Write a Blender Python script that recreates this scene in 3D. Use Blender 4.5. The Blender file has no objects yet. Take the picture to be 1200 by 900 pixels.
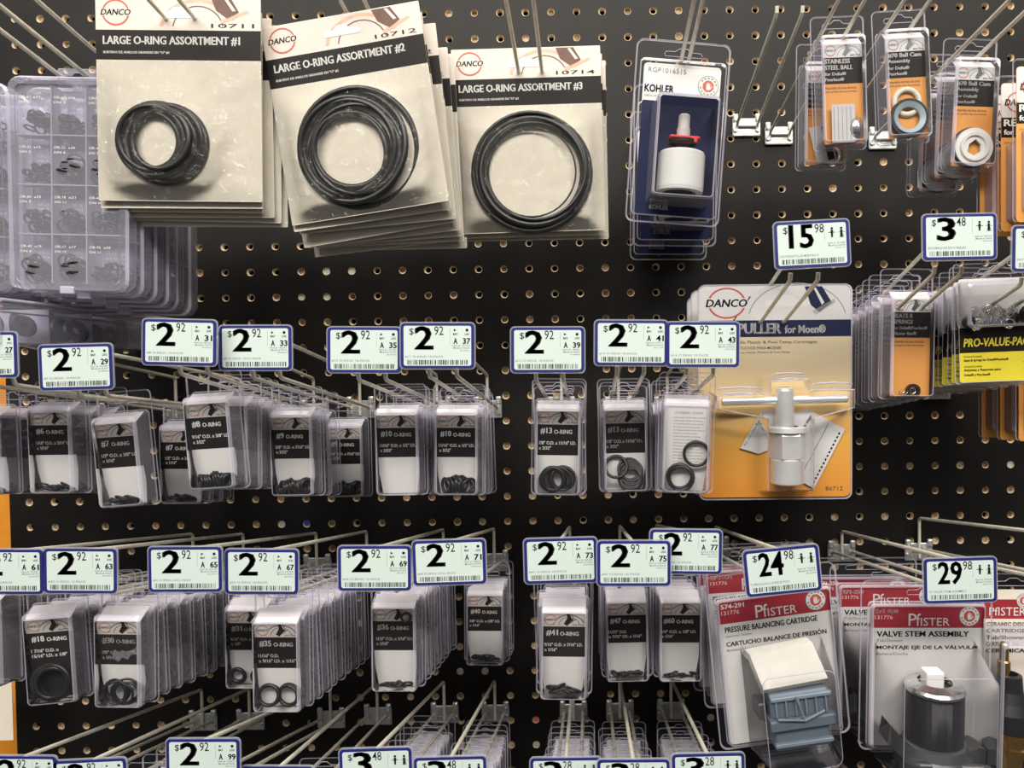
import bpy, math, random
from mathutils import Vector, Matrix, Euler
from mathutils.geometry import tessellate_polygon

R = math.radians
SC = bpy.context.scene
COL = SC.collection
random.seed(7)

# ------------------------------------------------------------------ camera
F = 850.0                       # focal length in pixels of the 1200x900 frame
PU, PV = 690.0, 450.0           # principal point of the (cropped) photograph
PITCH, ROLL = R(1.3), 0.0131
D = F / 29.6 * 0.0254           # camera distance from the board
CAM = Vector((0, -D, 0))
_fw = Vector((0, math.cos(PITCH), -math.sin(PITCH)))
_up0 = Vector((0, math.sin(PITCH), math.cos(PITCH)))
_rt0 = Vector((1, 0, 0))
_up = _up0 * math.cos(ROLL) + _rt0 * math.sin(ROLL)
_rt = _rt0 * math.cos(ROLL) - _up0 * math.sin(ROLL)
cam = bpy.data.cameras.new('camera')
cam_o = bpy.data.objects.new('camera', cam); COL.objects.link(cam_o)
m = Matrix.Identity(4)
for i, a in enumerate((_rt, _up, -_fw)):
    m[0][i], m[1][i], m[2][i] = a
m[0][3], m[1][3], m[2][3] = CAM
cam_o.matrix_world = m
cam.sensor_fit = 'HORIZONTAL'; cam.sensor_width = 36.0
cam.lens = F / 1200 * 36.0
cam.shift_x = (600 - PU) / 1200.0
cam.shift_y = (PV - 450) / 1200.0
cam.clip_start = 0.02
SC.camera = cam_o

def P(u, v, d=0.0):
    """the point of the place that lies d metres in front of the board on the sight line through (u, v)"""
    ray = _fw + _rt * ((u - PU) / F) + _up * ((PV - v) / F)
    t = (D - d) / ray.y
    return CAM + ray * t

def dep(r):                     # depth in front of the board for a magnification r
    return D * (1 - 1 / r)

# ------------------------------------------------------------------ world, lamps, exposure
SC.view_settings.view_transform = 'Standard'
SC.view_settings.look = 'None'
SC.view_settings.gamma = 1.0
SC.view_settings.use_curve_mapping = False
SC.view_settings.exposure = 0.18
SC.cycles.transparent_max_bounces = 64
SC.cycles.max_bounces = 10
SC.cycles.glossy_bounces = 4
SC.cycles.diffuse_bounces = 3
SC.cycles.caustics_reflective = False
SC.cycles.caustics_refractive = False
SC.cycles.sample_clamp_indirect = 4.0
w = bpy.data.worlds.new('store_ambient'); SC.world = w; w.use_nodes = True
_nt = w.node_tree; _bg = _nt.nodes['Background']
_tc = _nt.nodes.new('ShaderNodeTexCoord'); _sp = _nt.nodes.new('ShaderNodeSeparateXYZ'); _rp = _nt.nodes.new('ShaderNodeValToRGB')
_mr = _nt.nodes.new('ShaderNodeMapRange'); _mr.inputs[1].default_value = -1; _mr.inputs[2].default_value = 1
_rp.color_ramp.elements[0].position = 0.35; _rp.color_ramp.elements[0].color = (0.09, 0.086, 0.082, 1)
_rp.color_ramp.elements[1].position = 0.95; _rp.color_ramp.elements[1].color = (0.75, 0.73, 0.70, 1)
_e = _rp.color_ramp.elements.new(0.55); _e.color = (0.30, 0.29, 0.28, 1)
_nt.links.new(_tc.outputs['Generated'], _sp.inputs[0]); _nt.links.new(_sp.outputs[2], _mr.inputs[0])
_nt.links.new(_mr.outputs[0], _rp.inputs[0]); _nt.links.new(_rp.outputs[0], _bg.inputs[0])
_bg.inputs[1].default_value = 0.75

def area(name, loc, target, sx, sy, power, col):
    l = bpy.data.lights.new(name, 'AREA'); l.shape = 'RECTANGLE'; l.size = sx; l.size_y = sy
    l.energy = power; l.color = col
    o = bpy.data.objects.new(name, l); COL.objects.link(o); o.location = loc
    o.rotation_euler = (Vector(target) - Vector(loc)).to_track_quat('-Z', 'Y').to_euler()
    return o
area('ceiling_light_near', (0.2, -0.80, 1.75), (0.1, -0.1, 0.0), 3.0, 0.30, 40, (1.0, 0.93, 0.82))
area('ceiling_light_aisle', (-0.1, -2.0, 1.45), (0.0, 0.0, -0.1), 3.2, 0.4, 68, (1.0, 0.96, 0.88))

# ------------------------------------------------------------------ materials
def mat_new(name):
    m = bpy.data.materials.new(name); m.use_nodes = True
    nt = m.node_tree
    for n in list(nt.nodes): nt.nodes.remove(n)
    return m, nt, nt.nodes.new('ShaderNodeOutputMaterial')

MATS = {}
def paint(name, col, rough=0.5, metal=0.0, var=0.06, scale=90.0, bump=0.0, spec=0.5):
    if name in MATS: return MATS[name]
    m, nt, out = mat_new(name)
    b = nt.nodes.new('ShaderNodeBsdfPrincipled')
    b.inputs['Roughness'].default_value = rough; b.inputs['Metallic'].default_value = metal
    b.inputs['Specular IOR Level'].default_value = spec
    tc = nt.nodes.new('ShaderNodeTexCoord')
    no = nt.nodes.new('ShaderNodeTexNoise'); no.inputs['Scale'].default_value = scale; no.inputs['Detail'].default_value = 3
    nt.links.new(tc.outputs['Object'], no.inputs['Vector'])
    rp = nt.nodes.new('ShaderNodeValToRGB')
    lo = [max(0, c * (1 - var)) for c in col]; hi = [min(1, c * (1 + var)) for c in col]
    rp.color_ramp.elements[0].position = 0.3; rp.color_ramp.elements[1].position = 0.7
    rp.color_ramp.elements[0].color = (*lo, 1); rp.color_ramp.elements[1].color = (*hi, 1)
    nt.links.new(no.outputs['Fac'], rp.inputs['Fac']); nt.links.new(rp.outputs['Color'], b.inputs['Base Color'])
    if bump:
        bp = nt.nodes.new('ShaderNodeBump'); bp.inputs['Strength'].default_value = bump; bp.inputs['Distance'].default_value = 0.001
        nt.links.new(no.outputs['Fac'], bp.inputs['Height']); nt.links.new(bp.outputs['Normal'], b.inputs['Normal'])
    nt.links.new(b.outputs[0], out.inputs[0]); MATS[name] = m
    return m

def clear(name, tint, haze, hazecol, rough=0.1, blend=0.3, gloss=1.0, bump=0.0, bscale=60.0):
    """thin clear plastic: see-through, a little milky, glossier at grazing angles"""
    if name in MATS: return MATS[name]
    m, nt, out = mat_new(name)
    tr = nt.nodes.new('ShaderNodeBsdfTransparent'); tr.inputs[0].default_value = (*tint, 1)
    df = nt.nodes.new('ShaderNodeBsdfDiffuse'); df.inputs[0].default_value = (*hazecol, 1)
    gl = nt.nodes.new('ShaderNodeBsdfGlossy'); gl.inputs['Roughness'].default_value = rough
    gl.inputs[0].default_value = (gloss, gloss, gloss, 1)
    lw = nt.nodes.new('ShaderNodeLayerWeight'); lw.inputs[0].default_value = blend
    m1 = nt.nodes.new('ShaderNodeMixShader'); m1.inputs[0].default_value = haze
    m2 = nt.nodes.new('ShaderNodeMixShader')
    nt.links.new(tr.outputs[0], m1.inputs[1]); nt.links.new(df.outputs[0], m1.inputs[2])
    nt.links.new(lw.outputs['Fresnel'], m2.inputs[0])
    nt.links.new(m1.outputs[0], m2.inputs[1]); nt.links.new(gl.outputs[0], m2.inputs[2])
    if bump:
        tc = nt.nodes.new('ShaderNodeTexCoord')
        no = nt.nodes.new('ShaderNodeTexNoise'); no.inputs['Scale'].default_value = bscale; no.inputs['Detail'].default_value = 2
        no.inputs['Distortion'].default_value = 1.2
        bp = nt.nodes.new('ShaderNodeBump'); bp.inputs['Strength'].default_value = bump; bp.inputs['Distance'].default_value = 0.018
        nt.links.new(tc.outputs['Object'], no.inputs['Vector']); nt.links.new(no.outputs['Fac'], bp.inputs['Height'])
        nt.links.new(bp.outputs['Normal'], gl.inputs['Normal'])
    nt.links.new(m2.outputs[0], out.inputs[0]); MATS[name] = m
    return m

CLEAR = clear('clear_plastic', (0.99, 0.985, 0.995), 0.008, (0.82, 0.80, 0.90), 0.10, 0.14)
SIDE = clear('clear_plastic_wall', (0.95, 0.94, 0.98), 0.16, (0.84, 0.81, 0.94), 0.16, 0.20)
EDGE = clear('clear_plastic_edge', (0.90, 0.88, 0.95), 0.36, (0.82, 0.79, 0.92), 0.18, 0.30)
CASE = clear('tinted_case_plastic', (0.96, 0.955, 0.985), 0.16, (0.86, 0.84, 0.98), 0.12, 0.16)
CASE_E = clear('tinted_case_edge', (0.85, 0.83, 0.95), 0.50, (0.80, 0.78, 0.94), 0.16, 0.3)
FILM = clear('poly_film', (0.99, 0.985, 0.98), 0.02, (0.9, 0.86, 0.78), 0.09, 0.24, bump=1.0, bscale=70.0)
BOARD = paint('black_hardboard', (0.0072, 0.0058, 0.0052), 0.5, 0, 0.5, 14.0, 0.05, spec=0.24)
TAN = paint('raw_hardboard', (0.56, 0.43, 0.28), 0.8, 0, 0.3, 300.0)
TAN_D = paint('backing_hardboard', (0.30, 0.21, 0.12), 0.85, 0, 0.3, 200.0)
VOID = paint('dark_gap', (0.006, 0.005, 0.005), 0.9)  # near-black colour stands in for the shade behind the open holes
GREYPLUG = paint('grey_plug', (0.6, 0.58, 0.52), 0.6)
BLUEPLUG = paint('blue_plug', (0.05, 0.07, 0.45), 0.5)
REDPLUG = paint('red_plug', (0.75, 0.16, 0.12), 0.5)
WIRE = paint('plated_wire', (0.86, 0.81, 0.68), 0.36, 0.30, 0.10, 120.0)
ZINC = paint('zinc_plate', (0.62, 0.63, 0.62), 0.38, 0.75, 0.12, 120.0)
TAGW = paint('tag_paper', (0.585, 0.68, 0.64), 0.5, 0, 0.01)
TAGB = paint('tag_blue', (0.016, 0.018, 0.16), 0.4, 0, 0.05)
HOLDER = clear('tag_holder', (0.9, 0.92, 0.95), 0.35, (0.7, 0.72, 0.78), 0.15, 0.4)
INK = paint('black_ink', (0.012, 0.011, 0.012), 0.5, spec=0.18)
GREYINK = paint('grey_ink', (0.22, 0.22, 0.22), 0.6)
WHITE = paint('white_ink', (0.80, 0.78, 0.75), 0.55, 0, 0.01)
CARD = paint('white_card', (0.74, 0.72, 0.70), 0.55, 0, 0.02)
CREAM = paint('cream_card', (0.84, 0.77, 0.65), 0.6, 0, 0.03, 40.0)
CREAM_E = paint('cream_card_edge', (0.80, 0.70, 0.56), 0.65, 0, 0.08, 60.0)
HEAD = paint('pale_header', (0.68, 0.60, 0.54), 0.5, 0, 0.06, 40)
HEADW = paint('white_header', (0.66, 0.65, 0.64), 0.5, 0, 0.04, 40)
PINK = paint('pink_arc', (0.62, 0.40, 0.30), 0.5, 0, 0.1)
BROWN = paint('brown_arc', (0.13, 0.055, 0.035), 0.5, 0, 0.2)
RED = paint('logo_red', (0.52, 0.09, 0.06), 0.5)
PANEL = paint('black_panel', (0.013, 0.010, 0.0095), 0.45, spec=0.18)
TAUPE = paint('taupe_arc', (0.20, 0.17, 0.15), 0.5)
HEADG = paint('grey_header', (0.52, 0.48, 0.45), 0.5, 0, 0.08, 120)
NAVY = paint('navy_panel', (0.010, 0.015, 0.055), 0.42, spec=0.18)
RUBBER = paint('black_rubber', (0.014, 0.014, 0.015), 0.36, 0, 0.2, 200)
ORANGE = paint('orange_card', (0.78, 0.34, 0.075), 0.55, 0, 0.05, 30)
YELLOW = paint('yellow_card', (0.70, 0.58, 0.03), 0.5, 0, 0.04)
CRIM = paint('crimson_band', (0.36, 0.022, 0.035), 0.45)
POST = paint('orange_steel', (0.72, 0.27, 0.02), 0.45)
WPLAS = paint('white_plastic', (0.80, 0.80, 0.76), 0.35, 0, 0.02)
GPLAS = paint('grey_blue_plastic', (0.115, 0.15, 0.19), 0.4, 0, 0.05)
GREYP = paint('grey_plastic', (0.42, 0.42, 0.40), 0.45)
DGREY = paint('dark_grey_metal', (0.12, 0.125, 0.13), 0.35, 0.6)
CHROME = paint('chrome', (0.80, 0.80, 0.80), 0.16, 1.0, 0.04)
STEEL = paint('turned_steel', (0.80, 0.80, 0.79), 0.30, 0.6, 0.06, 40)
BRASS = paint('brass', (0.72, 0.45, 0.12), 0.25, 1.0, 0.08)
PAPER = paint('leaflet_paper', (0.62, 0.60, 0.60), 0.6, 0, 0.04)
PANELG = paint('worn_panel', (0.022, 0.020, 0.019), 0.5, spec=0.18)
FOIL = paint('silver_foil', (0.8, 0.8, 0.8), 0.25, 0.9, 0.3, 150, 0.6)

def ramp_card():
    m, nt, out = mat_new('printed_cream_to_orange')
    b = nt.nodes.new('ShaderNodeBsdfPrincipled'); b.inputs['Roughness'].default_value = 0.5
    tc = nt.nodes.new('ShaderNodeTexCoord'); sp = nt.nodes.new('ShaderNodeSeparateXYZ')
    no = nt.nodes.new('ShaderNodeTexNoise'); no.inputs['Scale'].default_value = 25
    mp = nt.nodes.new('ShaderNodeMapRange'); mp.inputs[1].default_value = 0.0; mp.inputs[2].default_value = 0.135
    ad = nt.nodes.new('ShaderNodeMath'); ad.operation = 'MULTIPLY_ADD'; ad.inputs[1].default_value = 0.12
    rp = nt.nodes.new('ShaderNodeValToRGB')
    e = rp.color_ramp.elements
    e[0].position = 0.10; e[0].color = (0.82, 0.31, 0.03, 1); e[1].position = 0.95; e[1].color = (0.80, 0.67, 0.44, 1)
    k = e.new(0.42); k.color = (0.86, 0.44, 0.07, 1); k = e.new(0.62); k.color = (0.84, 0.58, 0.24, 1)
    nt.links.new(tc.outputs['Object'], sp.inputs[0]); nt.links.new(tc.outputs['Object'], no.inputs['Vector'])
    nt.links.new(sp.outputs[2], mp.inputs[0]); nt.links.new(no.outputs['Fac'], ad.inputs[0])
    nt.links.new(mp.outputs[0], ad.inputs[2]); nt.links.new(ad.outputs[0], rp.inputs[0])
    nt.links.new(rp.outputs[0], b.inputs['Base Color']); nt.links.new(b.outputs[0], out.inputs[0])
    return m
RAMP = ramp_card()

# ------------------------------------------------------------------ mesh helpers (millimetres)
def rrect(x0, x1, z0, z1, r, n=4):
    r = max(0.01, min(r, (x1 - x0) / 2 - 0.01, (z1 - z0) / 2 - 0.01)); pts = []
    for cx, cz, a0 in ((x1 - r, z0 + r, -90), (x1 - r, z1 - r, 0), (x0 + r, z1 - r, 90), (x0 + r, z0 + r, 180)):
        for i in range(n + 1):
            a = R(a0 + 90 * i / n); pts.append((cx + r * math.cos(a), cz + r * math.sin(a)))
    return pts
def ell(cx, cz, rx, rz=None, n=24, a0=0, a1=360):
    rz = rx if rz is None else rz
    full = abs(a1 - a0) >= 360; k = n if full else n + 1
    return [(cx + rx * math.cos(R(a0 + (a1 - a0) * i / n)), cz + rz * math.sin(R(a0 + (a1 - a0) * i / n))) for i in range(k)]
def rot2(pts, a, cx=0, cz=0):
    c, s = math.cos(R(a)), math.sin(R(a))
    return [(cx + (x - cx) * c - (z - cz) * s, cz + (x - cx) * s + (z - cz) * c) for x, z in pts]
def euro(cx, cz, w, h):          # sombrero hanging hole
    return [(cx - w / 2, cz - h * .1), (cx - w / 2 + h * .12, cz - h * .4), (cx + w / 2 - h * .12, cz - h * .4), (cx + w / 2, cz - h * .1),
            (cx + w / 2 - h * .2, cz + h * .25), (cx + w * .22, cz + h * .3), (cx + w * .1, cz + h * .75), (cx - w * .1, cz + h * .75),
            (cx - w * .22, cz + h * .3), (cx - w / 2 + h * .2, cz + h * .25)]

_TXT = {}
def glyphs(s, bold):
    k = (s, bold)
    if k not in _TXT:
        c = bpy.data.curves.new('t', 'FONT'); c.body = s; c.resolution_u = 2; c.offset = 0.016 if bold else 0.002
        o = bpy.data.objects.new('t', c)
        me = bpy.data.meshes.new_from_object(o)
        vs = [(v.co.x, v.co.y) for v in me.vertices]; fs = [tuple(p.vertices) for p in me.polygons]
        bpy.data.objects.remove(o); bpy.data.curves.remove(c); bpy.data.meshes.remove(me)
        _TXT[k] = (vs, fs)
    return _TXT[k]

class MB:
    def __init__(s): s.v = []; s.f = []; s.m = []; s.s = []; s.mats = []
    def mi(s, mat):
        if mat not in s.mats: s.mats.append(mat)
        return s.mats.index(mat)
    def add(s, vs, fs, mat, smooth=False):
        b = len(s.v); s.v += [tuple(v) for v in vs]; k = s.mi(mat)
        for f in fs: s.f.append(tuple(i + b for i in f)); s.m.append(k); s.s.append(smooth)
        return s
    def flat(s, pts, y, mat, holes=()):
        fy = y if callable(y) else (lambda z: y)
        if not holes:
            return s.add([(x, fy(z), z) for x, z in pts], [tuple(range(len(pts)))], mat)
        loops = [pts] + list(holes); al = [p for l in loops for p in l]
        tri = tessellate_polygon([[Vector((x, z, 0)) for x, z in l] for l in loops])
        return s.add([(x, fy(z), z) for x, z in al], [tuple(t) for t in tri], mat)
    def rect(s, x0, x1, z0, z1, y, mat): return s.flat([(x0, z0), (x1, z0), (x1, z1), (x0, z1)], y, mat)
    def band(s, o1, o2, y, mat, closed=True):        # flat strip between two outlines
        fy = y if callable(y) else (lambda z: y); n = len(o1)
        vs = [(x, fy(z), z) for x, z in o1] + [(x, fy(z), z) for x, z in o2]
        return s.add(vs, [(i, (i + 1) % n, n + (i + 1) % n, n + i) for i in range(n if closed else n - 1)], mat)
    def loft(s, rings, mats, cap0=None, cap1=None, smooth=False):   # rings of 3-D points
        n = len(rings[0])
        for j in range(len(rings) - 1):
            mm = mats[j] if isinstance(mats, (list, tuple)) else mats
            if mm is None: continue
            s.add(list(rings[j]) + list(rings[j + 1]), [(i, (i + 1) % n, n + (i + 1) % n, n + i) for i in range(n)], mm, smooth)
        if cap0: s.add(rings[0], [tuple(reversed(range(n)))], cap0)
        if cap1: s.add(rings[-1], [tuple(range(n))], cap1)
        return s
    def slab(s, pts, y0, y1, mat, edge=None, holes=()):
        s.loft([[(x, y0, z) for x, z in pts], [(x, y1, z) for x, z in pts]], edge or mat)
        s.flat(pts, y1, mat, holes); s.flat(pts, y0, mat, holes)
        for h in holes: s.loft([[(x, y0, z) for x, z in h], [(x, y1, z) for x, z in h]], edge or mat)
        return s
    def box(s, x0, x1, y0, y1, z0, z1, mat, r=0.6):
        c = min(r, abs(y1 - y0) / 3)
        A = rrect(x0 + c, x1 - c, z0 + c, z1 - c, r, 2); B = rrect(x0, x1, z0, z1, r, 2)
        sg = 1 if y1 > y0 else -1
        return s.loft([[(x, y0, z) for x, z in A], [(x, y0 + sg * c, z) for x, z in B], [(x, y1 - sg * c, z) for x, z in B], [(x, y1, z) for x, z in A]], mat, mat, mat)
    def tube(s, path, r, mat, n=8, closed=False, cap=True):
        path = [Vector(p) for p in path]; k = len(path); rings = []
        ref = None
        for i, p in enumerate(path):
            if closed: t = (path[(i + 1) % k] - path[i - 1])
            else: t = path[min(i + 1, k - 1)] - path[max(i - 1, 0)]
            t.normalize()
            if ref is None: ref = t.orthogonal().normalized()
            ref = (ref - t * ref.dot(t)).normalized(); b = t.cross(ref)
            rr = r[i] if isinstance(r, (list, tuple)) else r
            rings.append([tuple(p + (ref * math.cos(2 * math.pi * j / n) + b * math.sin(2 * math.pi * j / n)) * rr) for j in range(n)])
        if closed:
            # keep the seam aligned by matching the first ring
            rings.append(rings[0])
        return s.loft(rings, mat, None if closed or not cap else mat, None if closed or not cap else mat, True)
    def torus(s, c, Rr, r, mat, axis='y', n=28, k=8, sq=1.0):
        vs = []; fs = []
        for i in range(n):
            a = 2 * math.pi * i / n
            for j in range(k):
                b = 2 * math.pi * j / k; q = Rr + r * math.cos(b)
                x, z, y = q * math.cos(a), q * math.sin(a) * sq, r * math.sin(b)
                p = (x, y, z) if axis == 'y' else ((x, z, y) if axis == 'z' else (y, x, z))
                vs.append((c[0] + p[0], c[1] + p[1], c[2] + p[2]))
        for i in range(n):
            for j in range(k):
                fs.append((i * k + j, ((i + 1) % n) * k + j, ((i + 1) % n) * k + (j + 1) % k, i * k + (j + 1) % k))
        return s.add(vs, fs, mat, True)
    def lathe(s, c, prof, mat, axis='z', n=28, smooth=True, ring=False):        # prof: (radius, height); ring = hollow, closed section
        rings = []
        if ring: prof = list(prof) + [prof[0]]
        for r, h in prof:
            ring = []
            for i in range(n):
                a = 2 * math.pi * i / n; x, y = r * math.cos(a), r * math.sin(a)
                p = (x, y, h) if axis == 'z' else ((x, h, y) if axis == 'y' else (h, x, y))
                ring.append((c[0] + p[0], c[1] + p[1], c[2] + p[2]))
            rings.append(ring)
        return s.loft(rings, mat, None if ring else mat, None if ring else mat, smooth)
    def text(s, t, x, z, w, h, y, mat, bold=True, shear=0.0, al='L', rot=0.0):
        vs, fs = glyphs(t, bold)
        if not vs: return s
        fy = y if callable(y) else (lambda zz: y)
        xs = [p[0] for p in vs]; ys = [p[1] for p in vs]
        k = h / max(1e-6, max(ys) - min(ys)); kx = (w / (max(xs) - min(xs))) if w else k * 0.8
        wd = kx * (max(xs) - min(xs)); ox = {'L': 0, 'C': -wd / 2, 'R': -wd}[al]
        out = []
        for a, b in vs:
            lz = (b - min(ys)) * k; lx = (a - min(xs)) * kx + ox + shear * lz
            if rot: lx, lz = lx * math.cos(R(rot)) - lz * math.sin(R(rot)), lx * math.sin(R(rot)) + lz * math.cos(R(rot))
            out.append((x + lx, fy(z + lz), z + lz))
        if bold:                                                     # heavier strokes
            e = 0.017 * kx
            s.add([(a - e, b, c) for a, b, c in out], fs, mat); return s.add([(a + e, b, c) for a, b, c in out], fs, mat)
        return s.add(out, fs, mat)
    def mesh(s, name):
        me = bpy.data.meshes.new(name)
        me.from_pydata([(a * .001, b * .001, c * .001) for a, b, c in s.v], [], s.f)
        for mt in s.mats: me.materials.append(mt)
        me.polygons.foreach_set('material_index', s.m); me.polygons.foreach_set('use_smooth', s.s)
        me.update()
        return me

# ------------------------------------------------------------------ things from kits of parts
class Kit:
    def __init__(s): s.p = []
    def add(s, name, mb, par=-1, mat=None, label=None, kind=None):
        s.p.append((name, mb.mesh(name) if isinstance(mb, MB) else mb, par, mat, label, kind)); return len(s.p) - 1

def inst(kit, name, label, cat, loc, rot=(0, 0, 0), group=None, only=None):
    r = bpy.data.objects.new(name, None); COL.objects.link(r)
    r.empty_display_size = 0.01
    r.location = loc; r.rotation_euler = rot
    r['label'] = label; r['category'] = cat
    if group: r['group'] = group
    made = {}
    for i, (n, me, par, mt, lb, kd) in enumerate(kit.p):
        if only and n in only: continue
        o = bpy.data.objects.new(n, me); COL.objects.link(o)
        o.parent = made[par] if par in made else r
        if mt is not None: o.matrix_local = mt
        if lb: o['label'] = lb
        if kd: o['kind'] = kd
        made[i] = o
    return r
def struct(name, mb):
    o = bpy.data.objects.new(name, mb.mesh(name)); COL.objects.link(o); o['kind'] = 'structure'
    return o

# ------------------------------------------------------------------ the setting: perforated board, upright
def build_board():
    b = MB(); rnd = random.Random(3)
    o = P(915, 10.5, 0) * 1000
    xl = P(12, 615, 0).x * 1000
    i0 = math.ceil((xl - o.x) / 25.4 + 0.25); i1 = 18; j0 = -38; j1 = 8
    seg = 12
    sq = []
    for side in range(4):
        for t in range(3):
            q = -1 + 2 * t / 3
            sq.append([(1, q), (-q, 1), (-1, -q), (q, -1)][side])
    ang = [math.atan2(q[1], q[0]) for q in sq]
    hot = {(361, 612): BLUEPLUG, (628, 838): REDPLUG, (628, 868): GREYPLUG, (385, 317): GREYPLUG, (413, 317): GREYPLUG, (384, 346): GREYPLUG, (355, 346): GREYPLUG,
           (540, 782): GREYPLUG, (569, 782): GREYPLUG, (331, 612): GREYPLUG, (1181, 543): GREYPLUG, (919, 892): GREYPLUG, (830, 836): GREYPLUG}
    hot = {(round((P(u, v).x * 1000 - o.x) / 25.4), round((P(u, v).z * 1000 - o.z) / 25.4)): mt for (u, v), mt in hot.items()}
    for i in range(i0, i1):
        for j in range(j0, j1):
            cx, cz = o.x + i * 25.4, o.z + j * 25.4
            x_lo = max(xl, cx - 12.7) if i == i0 else cx - 12.7
            if i == i0: x_lo = xl
            def sqp(q):
                x = cx + q[0] * 12.7
                if i == i0 and q[0] < 0: x = cx + q[0] * (cx - x_lo)
                return (x, 0, cz + q[1] * 12.7)
            jr = 3.75 + rnd.uniform(-0.15, 0.2)
            dx, dz = rnd.uniform(-.35, .35), rnd.uniform(-.25, .35)
            outer = [sqp(q) for q in sq]
            r1 = [(cx + jr * math.cos(a), 0, cz + jr * math.sin(a)) for a in ang]
            r2 = [(cx + dx + 2.75 * math.cos(a), 1.7, cz + dz + 2.75 * math.sin(a)) for a in ang]
            r3 = [(cx + dx + 2.65 * math.cos(a), 5, cz + dz + 2.65 * math.sin(a)) for a in ang]
            b.loft([outer, r1], BOARD); b.loft([r1, r2, r3], TAN, smooth=True)
            pr = 0.18 + 0.62 * max(0, min(1, (-j - 8) / 9)) + (0.15 if i < -6 else 0)
            mt = hot.get((i, j))
            if mt: b.flat([(x, z) for x, _, z in r1], 1.2, mt)
            elif rnd.random() < pr: b.flat([(x, z) for x, _, z in r3], rnd.choice((2.4, 3.4, 4.6)), rnd.choice((TAN_D, TAN_D, TAN)))
    xr = o.x + (i1 - .5) * 25.4; z0 = o.z + (j0 - .5) * 25.4; z1 = o.z + (j1 - .5) * 25.4
    b.rect(xl, xr, z0, z1, 12, VOID)  # black sheet painted as the shade seen through uncapped holes
    b.loft([[(xl, 0, z0), (xr, 0, z0), (xr, 0, z1), (xl, 0, z1)], [(xl, 12, z0), (xr, 12, z0), (xr, 12, z1), (xl, 12, z1)]], BOARD)
    struct('wall_back', b)
    t = MB(); t.box(xl - 32, xl - 1.2, 4, 60, z0, z1, POST, 2.0)
    struct('trim_1', t)
    return xl
XL = build_board()

# ------------------------------------------------------------------ peg hooks
def hook(name_label, front, zbase, prong_drop=32.0, bar=True, gap=19.0, prong_len=None, bracket='plate', wire=1.55):
    """front: world point (m) where the bar ends; zbase: height (m) of its corner at the board"""
    fx, fy, fz = front.x * 1000, front.y * 1000, front.z * 1000
    zb = zbase * 1000; L = -fy; sl = (fz - zb) / L
    k = Kit(); bz = -prong_drop
    p = MB()
    p.box(-14, 14, -0.8, -3.2, bz - 11, bz + 7, ZINC, 1.5)
    for sx in (-1, 1):
        p.box(sx * 11 - 2.6, sx * 11 + 2.6, -0.8, -5.5, bz + 3, bz + 11, ZINC, 1.2)
        p.tube([(sx * 11, -3, bz - 5), (sx * 11, -5.2, bz - 5)], 2.2, ZINC)
    k.add('bracket', p)
    if bar:
        q = MB()
        q.tube([(0, -4.2, bz - 8), (0, -4.2, -3), (0, -5.0, -.8), (0, -7.5, .9), (0, -L + 1, sl * (L - 1) - .2)], wire, WIRE, 8)
        k.add('scan_bar', q)
    pl = prong_len or (L - 16)
    for sx in (-1, 1):
        q = MB()
        x = sx * gap / 2
        q.tube([(x, -3.0, bz - 6), (x, -5.0, bz - 1.2), (x, -9, bz + .8), (x, -pl, bz + sl * pl), (x, -pl - 3, bz + sl * pl + 1.6), (x, -pl - 4.2, bz + sl * pl + 6)], wire, WIRE, 8)
        k.add('prong', q)
    if not bar:
        q = MB(); q.tube([(-gap / 2, -5.0, bz - 1.2), (gap / 2, -5.0, bz - 1.2)], wire, WIRE, 8); k.add('crossbar', q)
    return inst(k, 'peg_hook', name_label, 'hook', Vector((front.x, 0, zbase)), group='metal peg hooks on the board')

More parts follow.
